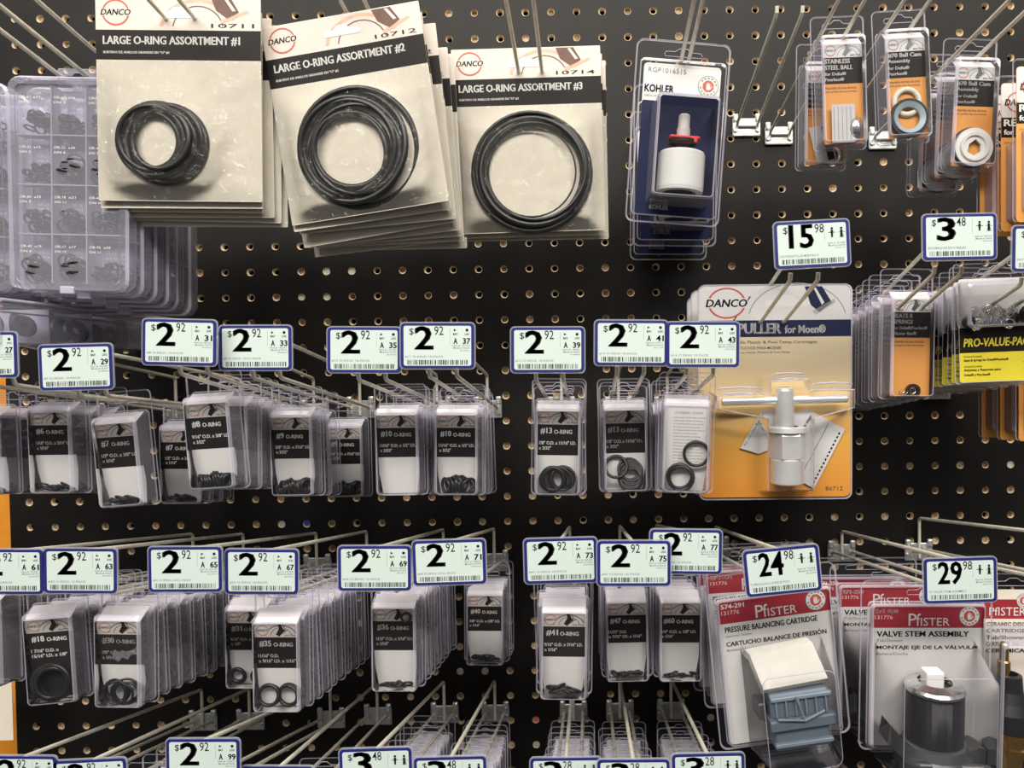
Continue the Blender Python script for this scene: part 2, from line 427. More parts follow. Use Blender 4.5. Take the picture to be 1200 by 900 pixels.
# ------------------------------------------------------------------ price tags
def tag_kit(dollar, cents, code, desc, seed):
    rnd = random.Random(seed); k = Kit(); W, H = 49.6, 30.4
    b = MB(); b.slab(rrect(-W / 2 - .9, W / 2 + .9, -H - .9, .9, 3.4), 0.6, -0.4, HOLDER); k.add('tag_holder', b)
    b = MB(); b.slab(rrect(-W / 2, W / 2, -H, 0, 2.6), -0.45, -0.8, TAGB)
    b.flat(rrect(-W / 2 + 2.0, W / 2 - 2.0, -H + 1.7, -1.8, 1.4), -0.86, TAGW); k.add('label_card', b)
    s = 49.6 / 340; X = lambda q: (q - 170) * s; Z = lambda q: -q * s
    y = -0.93
    b = MB()
    b.text('$', X(40), Z(57), 3.0, 4.9, y, INK, False)
    w = 12.2 if len(dollar) == 1 else 16.2
    x0 = X(66) if len(dollar) == 1 else X(66)
    b.text(dollar, x0, Z(122), w, 15.8, y, INK, True)
    b.text(cents, x0 + w + .9, Z(55), 6.2, 6.0, y, INK, False)
    k.add('price', b)
    b = MB()
    b.text(desc, X(20), Z(160), min(26, 0.98 * len(desc) * 1.5), 1.5, y, GREYINK, False)
    b.rect(X(228), X(229), Z(90), Z(22), y, GREYINK)
    if code:
        b.flat([(X(246), Z(38)), (X(258), Z(32)), (X(246), Z(26))], y, INK)
        b.flat(ell(X(307), Z(32), 1.0, 1.0, 12), y, INK)
        b.text('BAY', X(243), Z(55), 3.2, 1.4, y, INK, True); b.text('LOC', X(297), Z(55), 3.2, 1.4, y, INK, True)
        b.text('A', X(245), Z(96), 2.6, 4.0, y, INK, True); b.text(code, X(288), Z(96), 5.0, 4.0, y, INK, True)
    else:
        for cx in (262, 305):
            b.flat(ell(X(cx), Z(38), .85, .85, 10), y, INK)
            b.flat([(X(cx) - .55, Z(78)), (X(cx) + .55, Z(78)), (X(cx) + .9, Z(45)), (X(cx) - .9, Z(45))], y, INK)
        b.rect(X(246), X(278), Z(57), Z(54.5), y, INK); b.rect(X(290), X(322), Z(57), Z(54.5), y, GREYINK)
        b.flat([(X(296), Z(80)), (X(316), Z(80)), (X(313), Z(62)), (X(299), Z(62))], y, GREYINK)
    b.text('Item # 14%04d' % rnd.randint(1000, 9999), X(240), Z(108), 11.5, 1.25, y, GREYINK, False)
    b.text('Model # 96%03d' % rnd.randint(100, 999), X(244), Z(119), 11.0, 1.25, y, GREYINK, False)
    b.text('8%06d' % rnd.randint(100000, 999999), X(276), Z(129), 6.6, .8, y, GREYINK, False)
    k.add('fine_print', b)
    b = MB(); x = X(30)
    while x < X(312):
        wd = rnd.choice((.25, .25, .45, .7)); b.rect(x, x + wd, Z(192), Z(170), y, INK); x += wd + rnd.choice((.3, .35, .6, 1.0))
    k.add('barcode', b)
    return k

def tag(u, vtop, r, dollar, cents, code, desc, roll=0, vbase=None, hooked=True, wpx=None, label=None, pitch=0, yaw=0, drop=32.0):
    d = dep(r)
    p = P(u, vtop, d)
    k = tag_kit(dollar, cents, code, desc, hash((u, vtop)) & 0xffff)
    lb = label or ('white price tag in blue frame reading $%s.%s and A %s' % (dollar, cents, code) if code else 'white price tag in blue frame reading $%s.%s' % (dollar, cents))
    inst(k, 'price_tag', lb, 'price tag', p + Vector((0, -.002, 0)), (R(pitch), R(roll), R(yaw)), 'blue framed price tags')
    if hooked:
        zb = P(690 + (u - 690) / r, vbase, 0).z
        hook('steel peg hook carrying the ' + (('A %s' % code) if code else '$%s.%s' % (dollar, cents)) + ' price tag' + ('' if code else ' ' + hooked if isinstance(hooked, str) else ''),
             p + Vector((0, .001, -.0022)), zb, drop)

# ------------------------------------------------------------------ printed header art (logo ring, name, swoosh)
def header_art(b, x0, x1, z0, z1, y, base, name_mat=INK, part_no=None, dark=BROWN, arc=PINK):
    w, h = x1 - x0, z1 - z0
    fy = y if callable(y) else (lambda z: y)
    Y = lambda e: (lambda z: fy(z) - e)
    b.rect(x0, x1, z0, z1, Y(0), base)
    cx = x0 + w * .62
    o1 = [(q, p) for q, p in ell(cx, z0, h * 1.2, h * .95, 14, 20, 172)]; o2 = ell(cx, z0, h * 1.08, h * .84, 14, 20, 172)
    b.band(o1, o2, Y(.03), arc, False)
    o1 = ell(cx, z0, h * .80, h * .75, 12, 10, 170); o2 = ell(cx, z0, h * .76, h * .71, 12, 10, 170)
    b.band(o1, o2, Y(.03), dark, False)
    small = w < 50; px = x0 + w * (.56 if small else .70)
    b.flat([(px, z0 + h * .98), (px + w * .12, z0 + h * .98), (px + w * .17, z0 + h * .55), (px + w * .10, z0 + h * .35), (px + w * .03, z0 + h * .6)], Y(.05), dark)
    if small:
        b.flat([(px - w * .06, z0 + h * .2), (px + w * .02, z0 + h * .05), (px + w * .12, z0 + h * .45), (px + w * .05, z0 + h * .85)], Y(.06), dark)
    b.flat([(px + w * .05, z0 + h * .30), (px + w * .22, z0 + h * .62), (px + w * .235, z0 + h * .55), (px + w * .07, z0 + h * .2)], Y(.05), arc)
    b.flat([(px + w * .08, z0 + h * .95), (px + w * .10, z0 + h * .95), (px + w * .15, z0 + h * .6), (px + w * .13, z0 + h * .58)], Y(.07), base)
    lx, lz, lr = x0 + min(w * .22, h * .62), z0 + h * .52, h * .40
    b.flat(ell(lx, lz, lr * 1.06, lr), Y(.08), base)
    b.band(ell(lx, lz, lr * 1.06, lr), ell(lx, lz, lr * .94, lr * .86), Y(.10), RED)
    b.flat(rrect(lx - lr * 1.16, lx + lr * 1.16, lz - lr * .24, lz + lr * .30, .2, 1), Y(.12), base)
    b.text('DANCO', lx - lr * 1.15, lz - lr * .20, lr * 2.25, lr * .46, Y(.15), name_mat, True, .2)
    if part_no: b.text(part_no, x1 - w * .30, z0 + h * .08, w * .26, h * .13, Y(.10), INK, False)

# ------------------------------------------------------------------ small clamshell
def shell(W, H, bl, depth, zf, hole=True, clr=None, edge=None, bevel_top=6.5, taper=1.6, rim=0.9, rad=4):
    """hang-tab sheet with a raised blister: bl = (x0, x1, z0, z1)"""
    clr = clr or CLEAR; edge = edge or EDGE
    b = MB(); x0, x1, z0, z1 = bl
    O = rrect(-W / 2, W / 2, 0, H, rad); I = rrect(-W / 2 + rim, W / 2 - rim, rim, H - rim, rad - rim * .6)
    hl = [euro(0, zf, min(W * .55, 30), 5.5)] if hole else []
    b.band(O, I, 0, edge); b.flat(I, 0, clr, hl)
    b.loft([[(x, 0, z) for x, z in O], [(x, -0.9, z) for x, z in O]], edge)
    if hole:
        h = hl[0]; b.tube([(x, -.3, z) for x, z in h], 0.32, edge, 5, True)
    R0 = rrect(x0, x1, z0, z1, 3.5); R1 = rrect(x0 + .5, x1 - .5, z0 + .5, z1 - .5, 3.4)
    t = taper
    R2 = rrect(x0 + t, x1 - t, z0 + t * .6, z1 - bevel_top * .55, 3.2); R3 = rrect(x0 + t + 1.2, x1 - t - 1.2, z0 + t * .6 + 1.2, z1 - bevel_top, 2.6)
    R4 = rrect(x0 + t + 1.9, x1 - t - 1.9, z0 + t * .6 + 1.9, z1 - bevel_top - .7, 2.2)
    L = lambda pts, y: [(x, y, z) for x, z in pts]
    b.loft([L(R0, 0), L(R1, -1.2), L(R2, -depth + 2.2), L(R3, -depth + .15), L(R4, -depth)], [edge, SIDE, edge, edge], None, clr)
    return b

PK_H, PK_D = 90.0, 17.0
CY = lambda z: -13.2 + 8.6 * (63 - z) / 63.0       # the insert leans back towards the bottom
def pack_card(label, panel=PANEL, dx=-1.5, full=False):
    b = MB()
    xa, xb = -16 + dx, 17 + dx
    xa = max(xa, -16.4); xb = min(xb, 16.4)
    n = 4
    b.add([(xa, -1.5, 73), (xb, -1.5, 73), (xb, CY(65.6), 65.6), (xa, CY(65.6), 65.6)], [(3, 2, 1, 0)], CARD)
    pts = [(xa, 65.6), (xa, 20), (xa + 2.2, 2.5), (xb - 2.6, 2.5), (xb, 20), (xb, 65.6)]
    b.flat(pts[::-1] if False else pts, CY, CARD)
    return b, xa, xb

_RINGS = {}
def ring_mesh(Rr, r):
    k = (Rr, r)
    if k not in _RINGS: _RINGS[k] = MB().torus((0, 0, 0), Rr, r, RUBBER, 'y', 22, 7).mesh('o_ring')
    return _RINGS[k]

_SHELL = {}
def pack_kit(num, dims, Rr, r, nr, seed, standing=False, back=False, panel=PANEL, dx=-1.5, partno='96730', dark=False, patch=False, stray=False):
    rnd = random.Random(seed); k = Kit()
    if 'oring' not in _SHELL:
        _SHELL['oring'] = shell(42, PK_H, (-18.6, 18.6, 1.5, 74.5), PK_D, 82.5).mesh('clear_shell')
    c, xa, xb = pack_card(num, panel, dx)
    ci = k.add('insert_card', c)
    Y = lambda e: (lambda z: CY(z) - e)
    if back:
        b = MB()
        b.text('13 O-RINGS / 10 PACK', xa + 8, 60, 20, 1.5, Y(.12), GREYINK, False)
        for i in range(17):
            b.text(rnd.choice(('For faucet stems and spouts', 'Replace worn seals in pairs', 'Use only with clean seats', 'Lubricate before fitting', 'Reemplace los sellos usados')), xa + 7, 56.5 - i * 2.35, rnd.uniform(17, 23), 1.25, Y(.12), GREYINK, False)
        k.add('printed_text', b, ci)
    else:
        b = MB(); header_art(b, xa, xb, 55.6, 65.6, Y(.10), HEADG, INK, partno, PANEL, TAUPE)
        b.rect(xa, xb, 4 if dark else 32, 55.6, Y(.12), panel)
        k.add('printed_label', b, ci)
        b = MB()
        b.text(num, xa + 3.2, 48.3, 2.45 * len(num) + 1.2, 4.9, Y(.25), WHITE, True)
        b.text('O-RING', xa + 2.45 * len(num) + 6.0, 48.5, 13.5, 3.2, Y(.25), WHITE, True)
        for i, t in enumerate(dims):
            b.text(t, xa + 1.8, 40.2 - i * 4.0, min(28, 1.32 * len(t)), 2.7, Y(.25), WHITE, True)
        k.add('lettering', b, ci)
    me = ring_mesh(Rr, r)
    if patch:
        b = MB(); q = [(-6, 36), (-3, 34), (0, 37.5), (4, 36), (6, 39), (10, 41), (12, 47), (9, 44), (6, 43), (3, 41.5), (1, 43.5), (-2, 42), (-5, 44), (-7, 40)]
        b.flat(q, Y(.32), FOIL); k.add('torn_patch', b, ci)
    if stray: k.add('o_ring', me, -1, Matrix.Translation(Vector((9.5, -15.4, 59.5)) * .001))
    for i in range(nr):
        o = Rr + r
        if standing == 'coil':
            x = -15.0 + o * .6 + (30 - 1.2 * o) * (i + .5) / nr; hump = 2.2 * math.sin(i * .9 + seed)
            mt = Matrix.Translation(Vector((x, -10.9 + rnd.uniform(-.4, .4), 2.6 + o * .93 + max(0, hump))) * .001) @ Euler((R(rnd.uniform(-12, 12)), R(rnd.uniform(-25, 25)), R(-50 if i < nr * .55 else 48))).to_matrix().to_4x4()
        elif standing == 'turned':
            x, zz = ((7.5, 31) if i == 0 else (-3.5 + rnd.uniform(-.8, .8), 13.5 + rnd.uniform(-1.5, 1.5)))
            mt = Matrix.Translation(Vector((x, -12.5 + i * .35, zz)) * .001) @ Euler((R(rnd.uniform(-8, 8)), 0, R(rnd.uniform(-10, 10)))).to_matrix().to_4x4()
        elif standing == 'stack':
            x, zz = ((-7.5, 22) if i == 0 else (3.5 + rnd.uniform(-.8, .8), 11.5 + (i % 7) * 1.35))
            mt = Matrix.Translation(Vector((x, -13.2 + (i % 7) * .45, zz)) * .001) @ Euler((R(-18 + rnd.uniform(-4, 4)), 0, R(rnd.uniform(-10, 10)))).to_matrix().to_4x4()
        elif standing:
            a = rnd.uniform(-8, 8); zz = o + 3.0 + rnd.uniform(0, 2.5); yy = rnd.uniform(-14, -12)
            x = rnd.choice((-1, 1)) * rnd.uniform(1, max(1.2, 15.0 - o)); x += 0
            if nr <= 4: x = (-15.5 + o) if i % 2 == 0 else (15.5 - o); yy = -11 - 1.2 * (i // 2)
            mt = Matrix.Translation(Vector((x, yy, zz)) * .001) @ Euler((R(a), 0, R(rnd.uniform(-12, 12)))).to_matrix().to_4x4()
        else:
            a = rnd.uniform(52, 72); pile = int(i / max(1, nr / 2.0))
            x = -15 + o + (30 - 2 * o) * (i + .5) / nr + rnd.uniform(-1, 1)
            zz = 3.0 + o * abs(math.cos(R(a))) + r + rnd.uniform(0, 3.0 if nr > 6 else 1.0)
            lim = max(0.5, 5.2 - o * math.sin(R(a)))
            mt = Matrix.Translation(Vector((x, -10.6 + rnd.uniform(-lim, lim) * .5, zz)) * .001) @ Euler((R(a), R(rnd.uniform(-25, 25)), R(rnd.uniform(-40, 40)))).to_matrix().to_4x4()
        k.add('o_ring', me, -1, mt)
    k.add('clear_shell', _SHELL['oring'])
    return k

PACKG = 'clear O-ring packs hanging on the hooks'
ORD = ['front', 'second', 'third', 'fourth', 'fifth', 'sixth', 'seventh', 'eighth', 'ninth', 'tenth', 'eleventh', 'twelfth']
def back_stack(kit, loc, n, pitch, name, what, cat, group, rnd, tilt=.155, jit=1.5, rj=1.2, roll=0, yaw=0, only=None, start=1):
    for i in range(start, n + start):
        p = loc + Vector((rnd.uniform(-jit, jit) * .001, pitch * .001 * i, -tilt * pitch * .001 * i + rnd.uniform(-.5, .5) * .001))
        if p.y > -.004: break
        inst(kit, name, what % ORD[i], cat, p, (R(rnd.uniform(0, 2)), R(roll * .4 + rnd.uniform(-rj, rj)), R(yaw + rnd.uniform(-1.5, 1.5))), group, only)

def DI(a, b, c): return ['%s" O.D. x %s" I.D.' % (a, b), 'x %s"' % c]
# key, number, dims, ring R, r, count, standing
KITS = {}
def K(key, *a, **kw):
    KITS[key] = pack_kit(*a, **kw); return KITS[key]
K('6', '#6', DI('5/16', '3/16', '1/16'), 3.2, .85, 9, 1)
K('7', '#7', DI('1/2', '3/8', '1/16'), 5.2, .9, 6, 2)
K('8', '#8', DI('9/16', '3/8', '3/32'), 4.6, 1.2, 11, 3, standing='coil')
K('9', '#9', DI('5/8', '7/16', '3/32'), 5.2, 1.2, 13, 4, standing='coil')
K('10', '#10', DI('11/16', '1/2', '3/32'), 6.0, 1.2, 7, 5, standing='coil')
K('10e', '#10', DI('11/16', '1/2', '3/32'), 6.0, 1.2, 0, 5)
K('13', '#13', DI('7/8', '11/16', '3/32'), 8.6, 1.25, 8, 6, standing=True)
K('13b', '#13', DI('7/8', '11/16', '3/32'), 8.4, 1.25, 9, 9, standing='stack')
K('14', '#14', DI('7/8', '11/16', '3/32'), 8.8, 1.2, 8, 7, standing='turned', back=True)
K('18', '#18', ['1 7/16" O.D. x', '15/16" I.D. x 1/8"'], 12.0, 1.9, 9, 8, standing=True, panel=PANELG, dx=-2, dark=True)
K('30', '#30', DI('7/8', '3/4', '1/16'), 8.4, .9, 7, 9, standing=True, panel=PANELG, patch=True)
K('31', '#31', DI('9/16', '3/8', '1/8'), 5.6, 1.5, 4, 10, standing=True)
K('35', '#35', ['11/16" O.D.', 'x 9/16" I.D. x 1/16"'], 7.2, 1.35, 4, 11, standing=True, dx=-2.5)
K('36', '#36', DI('5/16', '3/16', '1/16'), 3.4, .9, 5, 12, stray=True)
K('36p', '#36', DI('5/16', '3/16', '1/16'), 3.4, .9, 3, 12)
K('40', '#40', DI('7/8', '5/8', '1/16'), 6.0, .9, 6, 13)
K('41', '#41', DI('9/16', '7/16', '1/16'), 5.0, 1.0, 8, 14, panel=PANELG)
K('47', '#47', ['11/32" O.D.', 'x 7/32" I.D. x 1/16"'], 3.6, .9, 7, 15)
K('60', '#60', DI('1/4', '1/8', '1/16'), 2.7, .8, 8, 16)

rp = random.Random(21)
def pack(key, u, v, r, label, roll=0, yaw=0, behind=0, pitch=18.5, what=None, tilt=.155, jit=1.5):
    loc = P(u, v, dep(r))
    inst(KITS[key], 'o_ring_pack', label, 'o-ring pack', loc, (R(1), R(roll), R(yaw)), PACKG)
    if behind:
        back_stack(KITS[key], loc, behind, pitch, 'o_ring_pack', what, 'o-ring pack', PACKG, rp, tilt, jit)

# second row of hooks
T = '10-PACK'
tag(-20, 390, 1.47, '2', '92', '27', '#6 O-RING 10-PACK', 0, 443)
tag(91, 404, 1.47, '2', '92', '29', '#7 O-RING 10-PACK', -.8, 445)
tag(213, 375, 1.48, '2', '92', '31', '#8 O-RING 10-PACK', 2, 444)
tag(301, 382, 1.45, '2', '92', '33', '#9 O RING 10/CL PACK', .6, 440)
tag(428, 384, 1.47, '2', '92', '35', '#10 O-RING 10-PACK', 1, 440)
tag(513.5, 379, 1.48, '2', '92', '37', '#11 O-RING 10-PACK', .8, 440)
tag(642, 384, 1.47, '2', '92', '39', '#12 O RING 10-PACK', .6, 440)
tag(739.5, 376, 1.46, '2', '92', '41', '#13 O-RING 10-PACK', 1, 440)
tag(823, 378, 1.46, '2', '92', '43', '#14 O RING 10-PACK', .8, 440)
# third row
tag(11, 643, 1.47, '2', '92', '61', '#18 O-RING 10-PACK', .8, 625)
tag(97, 642, 1.47, '2', '92', '63', '#30 O-RING 10-PACK', 1, 625)
tag(219, 640, 1.48, '2', '92', '65', '#31 O RING 10/CL PACK', .5, 624)
tag(308.5, 643, 1.47, '2', '92', '67', '#35 O-RING 10-PACK', 1, 622)
tag(440, 639, 1.47, '2', '92', '69', '#36 O-RING 10-PACK', .6, 620)
tag(526.5, 632, 1.47, '2', '92', '71', '#40 O-RING 10/CL PACK', -1, 619)
tag(656.5, 630, 1.47, '2', '92', '73', '#41 O-RING 10-PACK', -.8, 617)
tag(742.5, 633, 1.48, '2', '92', '75', '#47 O-RING 10-PACK', .6, 616)
tag(803.5, 620, 1.45, '2', '92', '77', '#60 O-RING 10-PACK', 1.4, 615)
# bottom row
BR = 'in the bottom row'
tag(27, 884, 1.47, '2', '92', '93', '#61 O-RING 10-PACK', 1.2, 806)
tag(108, 888, 1.47, '2', '92', '95', '#62 O-RING 10-PACK', -2, 805)
tag(240, 864, 1.49, '2', '92', '99', '#66 O-RING 10-PACK', .6, 803)
tag(327, 896, 1.47, '2', '92', '98', '#67 O-RING 10-PACK', 1, 799)
L1 = ['left of the pair of $3.48 tags along the bottom edge', 'right of the pair of $3.48 tags along the bottom edge']
tag(441, 875, 1.47, '3', '48', '', 'SEAT WASHER KIT', -1, 797, hooked='left of the bottom pair', label='white blue-framed price tag reading $3.48 at bottom edge, left of two alike')
tag(528, 885, 1.47, '3', '48', '', 'SEAT WASHER KIT', -.8, 796, hooked='right of the bottom pair', label='white blue-framed price tag reading $3.48 at bottom edge, right of two alike')
tag(663, 886, 1.44, '3', '28', '', 'BIBB WASHERS', 0, 795, hooked='leftmost at the bottom', label='white price tag reading $3.28 at bottom edge, leftmost of three')
tag(742, 888, 1.47, '3', '28', '', 'BIBB WASHERS', .4, 794, hooked='middle one at the bottom', label='white price tag reading $3.28 at bottom edge, middle of three')
tag(829, 881, 1.47, '3', '28', '', 'BIBB WASHERS', -.6, 793, hooked='rightmost at the bottom', label='white price tag reading $3.28 at bottom edge, rightmost of three')
# dearer tags
tag(949, 260, 1.50, '15', '98', '', 'CARTRIDGE PULLER MOEN 86712', -2.2, 392, hooked='over the puller card')
tag(1122, 252, 1.47, '3', '48', '', 'SEAT/SPRING FOR DELTA PEERLESS', -.4, 396, hooked='over the seats and springs packs', label='white price tag reading $3.48 above the seats and springs packs')
tag(1227, 266, 1.47, '4', '98', '', 'SEAT/SPRING VALUE PACK', 1, 396, hooked='cut by the right edge', label='white price tag cut off by the right edge of the photo')
tag(913, 641, 1.52, '24', '98', '', 'TU PRESS BALANCE CARTRIDGE 974-291', -5, 617, hooked='over the pressure cartridge', drop=20)
tag(1122.5, 653, 1.47, '29', '98', '', 'TP VALVE STEM ASSEMBLY', -1, 622, hooked='over the valve stem pack', drop=20)

# packs, second row
pack('6', 0, 579, 1.22, 'clear O-ring pack cut off by the left photo edge, left of #6', 0, -4, 3, 19, 'clear O-ring pack at the left photo edge, %s on its hook, second row')
pack('6', 78, 578, 1.267, 'clear pack with #6 O-RING label under the A 29 tag', 0, 0, 2, 22, 'clear #6 O-ring pack, %s on its hook', jit=3)
pack('7', 158, 593, 1.30, 'clear pack with #7 O-RING label hanging lowest, larger of two #7 packs', -3.5, 0)
pack('7', 222, 590, 1.147, 'clear pack with #7 O-RING label partly behind the #8 pack', 1, 2, 2, 20, 'clear #7 O-ring pack, %s counted from the half hidden #7 label')
pack('8', 262, 573, 1.335, 'clear pack with #8 O-RING label under the A 31 tag', -3, 0, 6, 19, 'clear #8 O-ring pack, %s on its hook')
pack('9', 352, 581, 1.23, 'clear pack with #9 O-RING label, bigger of two, under the A 33 tag', 0, 0)
pack('9', 411, 582, 1.08, 'clear pack with #9 O-RING label, smaller one left of #10', 0, 0)
KITS9 = None
pack('10e', 472, 580, 1.25, 'clear pack with #10 O-RING label and all white card below', 0, 1, 5, 18, 'clear #10 O-ring pack, %s behind the all white card')
pack('10', 539, 580, 1.25, 'clear pack with #10 O-RING label and loose rings below, under A 37', 1, 0, 4, 19, 'clear #10 O-ring pack, %s on the A 37 hook', jit=3)
pack('13', 654, 580, 1.31, 'clear pack with #13 O-RING label under the A 39 tag', 1.5, 0, 2, 22, 'clear #13 O-ring pack, %s on the A 39 hook')
pack('13b', 733, 576, 1.27, 'clear pack with #13 O-RING label under the A 41 tag', -.5, 0, 2, 22, 'clear #13 O-ring pack, %s on the A 41 hook')
pack('14', 802, 577, 1.35, 'clear pack turned to its printed back with loose black rings', 2, -6, 3, 22, 'clear O-ring pack, %s behind the turned pack')
# behind #9
back_stack(KITS['9'], P(352, 581, dep(1.23)), 2, 18.5, 'o_ring_pack', 'clear #9 O-ring pack, %s on the A 33 hook', 'o-ring pack', PACKG, rp)
# packs, third row
pack('18', 0, 797, 1.35, 'clear O-ring pack cut off by the left photo edge in the third row', 1, -4, 5, 18, 'clear O-ring pack by the left photo edge, %s on its hook, third row')
pack('18', 76, 818, 1.34, 'clear pack with #18 O-RING label full of big black rings', -1.5, 8, 4, 18, 'clear #18 O-ring pack, %s on its hook')
pack('30', 154, 822, 1.36, 'clear pack with #30 O-RING label and torn silvery patch', 1.5, 0, 8, 17, 'clear #30 O-ring pack, %s on its hook')
pack('31', 299, 801, 1.22, 'clear pack with #31 O-RING label partly behind #35', 1, 0, 4, 18, 'clear #31 O-ring pack, %s on its hook')
pack('35', 335, 827, 1.39, 'clear pack with #35 O-RING label and two ring pairs', .8, 0, 8, 17, 'clear #35 O-ring pack, %s on its hook')
pack('36', 468, 804, 1.31, 'clear pack with #36 O-RING label under the A 69 tag', .8, 0, 8, 17, 'clear #36 O-ring pack, %s on its hook')
pack('40', 571, 775, 1.10, 'clear pack with #40 O-RING label near the board', 1, 0, 2, 18, 'clear #40 O-ring pack, %s on its hook')
pack('41', 661, 813, 1.36, 'clear pack with #41 O-RING label under the A 73 tag', 1.5, 0, 2, 26, 'clear #41 O-ring pack, %s on its hook')
pack('47', 735, 793, 1.24, 'clear pack with #47 O-RING label under the A 75 tag', -.5, 0, 5, 18, 'clear #47 O-ring pack, %s on its hook')
pack('60', 795, 793, 1.24, 'clear pack with #60 O-RING label under the A 77 tag', .5, 0, 3, 18, 'clear #60 O-ring pack, %s on its hook')

# packs of the bottom row, seen from above
def low_stack(u, r, vtag, n, pitch, key, what, rn=1.45):
    base = P(u, vtag + 4, dep(rn)); sl = .2
    zf = base.z - .032
    for i in range(n):
        y = base.y + .030 + i * pitch * .001
        if y > -.02: break
        loc = Vector((base.x + rp.uniform(-1.2, 1.2) * .001, y, zf - sl * (y - base.y) - .0825))
        inst(KITS[key], 'o_ring_pack', what % ORD[i], 'o-ring pack', loc, (R(1), R(rp.uniform(-1.2, 1.2)), R(rp.uniform(-1.5, 1.5))), PACKG)
low_stack(327, 1, 893, 4, 20, '36p', 'clear pack below the #35 pack in the bottom row, %s from the front')
low_stack(441, 1, 875, 9, 18, '36p', 'clear pack behind the left bottom $3.48 tag, %s from the front')
low_stack(528, 1, 885, 10, 17, '36p', 'clear pack behind the right bottom $3.48 tag, %s from the front')
low_stack(663, 1, 886, 9, 19, '36p', 'clear pack behind the leftmost $3.28 tag, %s from the front')
low_stack(742, 1, 888, 9, 19, '36p', 'clear pack behind the middle $3.28 tag, %s from the front')
low_stack(829, 1, 881, 8, 20, '36p', 'clear pack behind the rightmost $3.28 tag, %s from the front')
low_stack(108, 1, 888, 6, 20, '36p', 'clear pack behind the bottom left tags, %s from the front')

_f = P(1070, 968, dep(1.44)); hook('steel peg hook below the valve stem pack at the bottom edge', _f, P(954, 868).z)
low_stack(1070, 1, 964, 9, 20, '36p', 'clear pack below the valve stem pack at the bottom edge, %s from the front', 1.44)

# ------------------------------------------------------------------ big o-ring bags
def bag_kit(no, part, rings, seed, swell=6.0):
    rnd = random.Random(seed); k = Kit(); W, H = 115.0, 141.0; hw = W / 2
    hol = [euro(0, 129, 26, 6)]
    b = MB(); b.slab(rrect(-hw, hw, 0, H, .6, 1), 0, -0.5, CREAM, CREAM_E, hol); ci = k.add('backing_card', b)
    b = MB(); header_art(b, -hw, hw, 118, H - .3, -0.6, HEAD, INK, part)
    b2 = MB()
    # header with a hanging hole stays one printed sheet; the hole shows as a white slot
    b.flat(euro(0, 129, 28, 6.5), -0.78, CARD)
    b.rect(-hw, hw, 97.5, 118, -0.62, PANEL); k.add('printed_header', b, ci)
    b = MB()
    b.text('LARGE O-RING ASSORTMENT #%d' % no, -hw + 5, 107.5, W * .83, 6.3, -.75, WHITE, True)
    b.text('SURTIDO DE ANILLOS GRANDES EN "O" #%d' % no, -hw + 5, 101.6, W * .40, 1.9, -.75, WHITE, True)
    k.add('lettering', b, ci)
    for (cx, cz, Rr, r, y, a, yw) in rings:
        me = MB().torus((0, 0, 0), Rr, r, RUBBER, 'y', 40, 8).mesh('o_ring')
        k.add('o_ring', me, -1, Matrix.Translation(Vector((cx, y, cz)) * .001) @ Euler((R(a), 0, R(yw))).to_matrix().to_4x4())
    b = MB(); nx, nz = 26, 22; vs = []; fs = []
    mx = sum(q[0] for q in rings) / len(rings); mz = sum(q[1] for q in rings) / len(rings); mr = max(q[2] for q in rings) + 6
    for j in range(nz + 1):
        for i in range(nx + 1):
            x = -hw + W * i / nx; z = .5 + 97 * j / nz
            e = min(i, nx - i, j, nz - j) / 3.0
            q = math.hypot(x - mx, z - mz) / mr
            bul = swell * max(0, 1 - max(0, q - .75) / .7)
            vs.append((x, -0.7 - min(1, e) * (1.0 + bul + rnd.uniform(-.5, .5)), z))
    for j in range(nz):
        for i in range(nx):
            fs.append((j * (nx + 1) + i, j * (nx + 1) + i + 1, (j + 1) * (nx + 1) + i + 1, (j + 1) * (nx + 1) + i))
    b.add(vs, fs, FILM, True); k.add('poly_film', b)
    return k
def bundle(cx, cz, specs, seed):
    rnd = random.Random(seed); out = []
    for i, (Rr, r, dx, dz) in enumerate(specs):
        out.append((cx + dx, cz + dz, Rr, r, -2.6 - .85 * (i % 5), rnd.uniform(-4, 4), rnd.uniform(-5, 5)))
    return out
def back_kit(n, part):
    return bag_kit(n, part, [(0, 42, 24, 1.5, -2.2, 0, 0), (1, 42, 20, 1.5, -2.2, 0, 0)], n, 0)
B1 = bag_kit(1, '10711', bundle(-13, 41, [(27, 2.3, 5, -2), (25, 2.2, 6, -1), (24.5, 2.4, -3, 0), (22, 2.3, -4, 1), (20.5, 2.0, 3, 0), (19, 2.2, -5, 0), (23, 1.9, 4, -1), (26, 1.6, -1, 0)], 1), 1)
B2 = bag_kit(2, '10712', bundle(-2, 46, [(41, 2.3, 2, 0), (39, 2.2, -2, 1), (36, 2.4, -3, -1), (33, 2.3, -4, 0), (31, 2.0, 1, -2), (28, 2.3, -6, -3), (37, 1.8, -4, 0), (26, 2.2, -3, -1)], 2), 2)
B3 = bag_kit(3, '10714', bundle(2, 45, [(45, 2.2, 0, 0), (43.5, 2.0, 1, 1), (42, 2.2, -1, -1), (40, 2.0, 1, -1), (39, 1.6, 3, 2), (37.5, 1.5, 1, 0), (44, 1.8, -1, 1), (34, .7, 0, 0)], 3), 3)
BG = 'large O-ring assortment bags'
rb = random.Random(5)
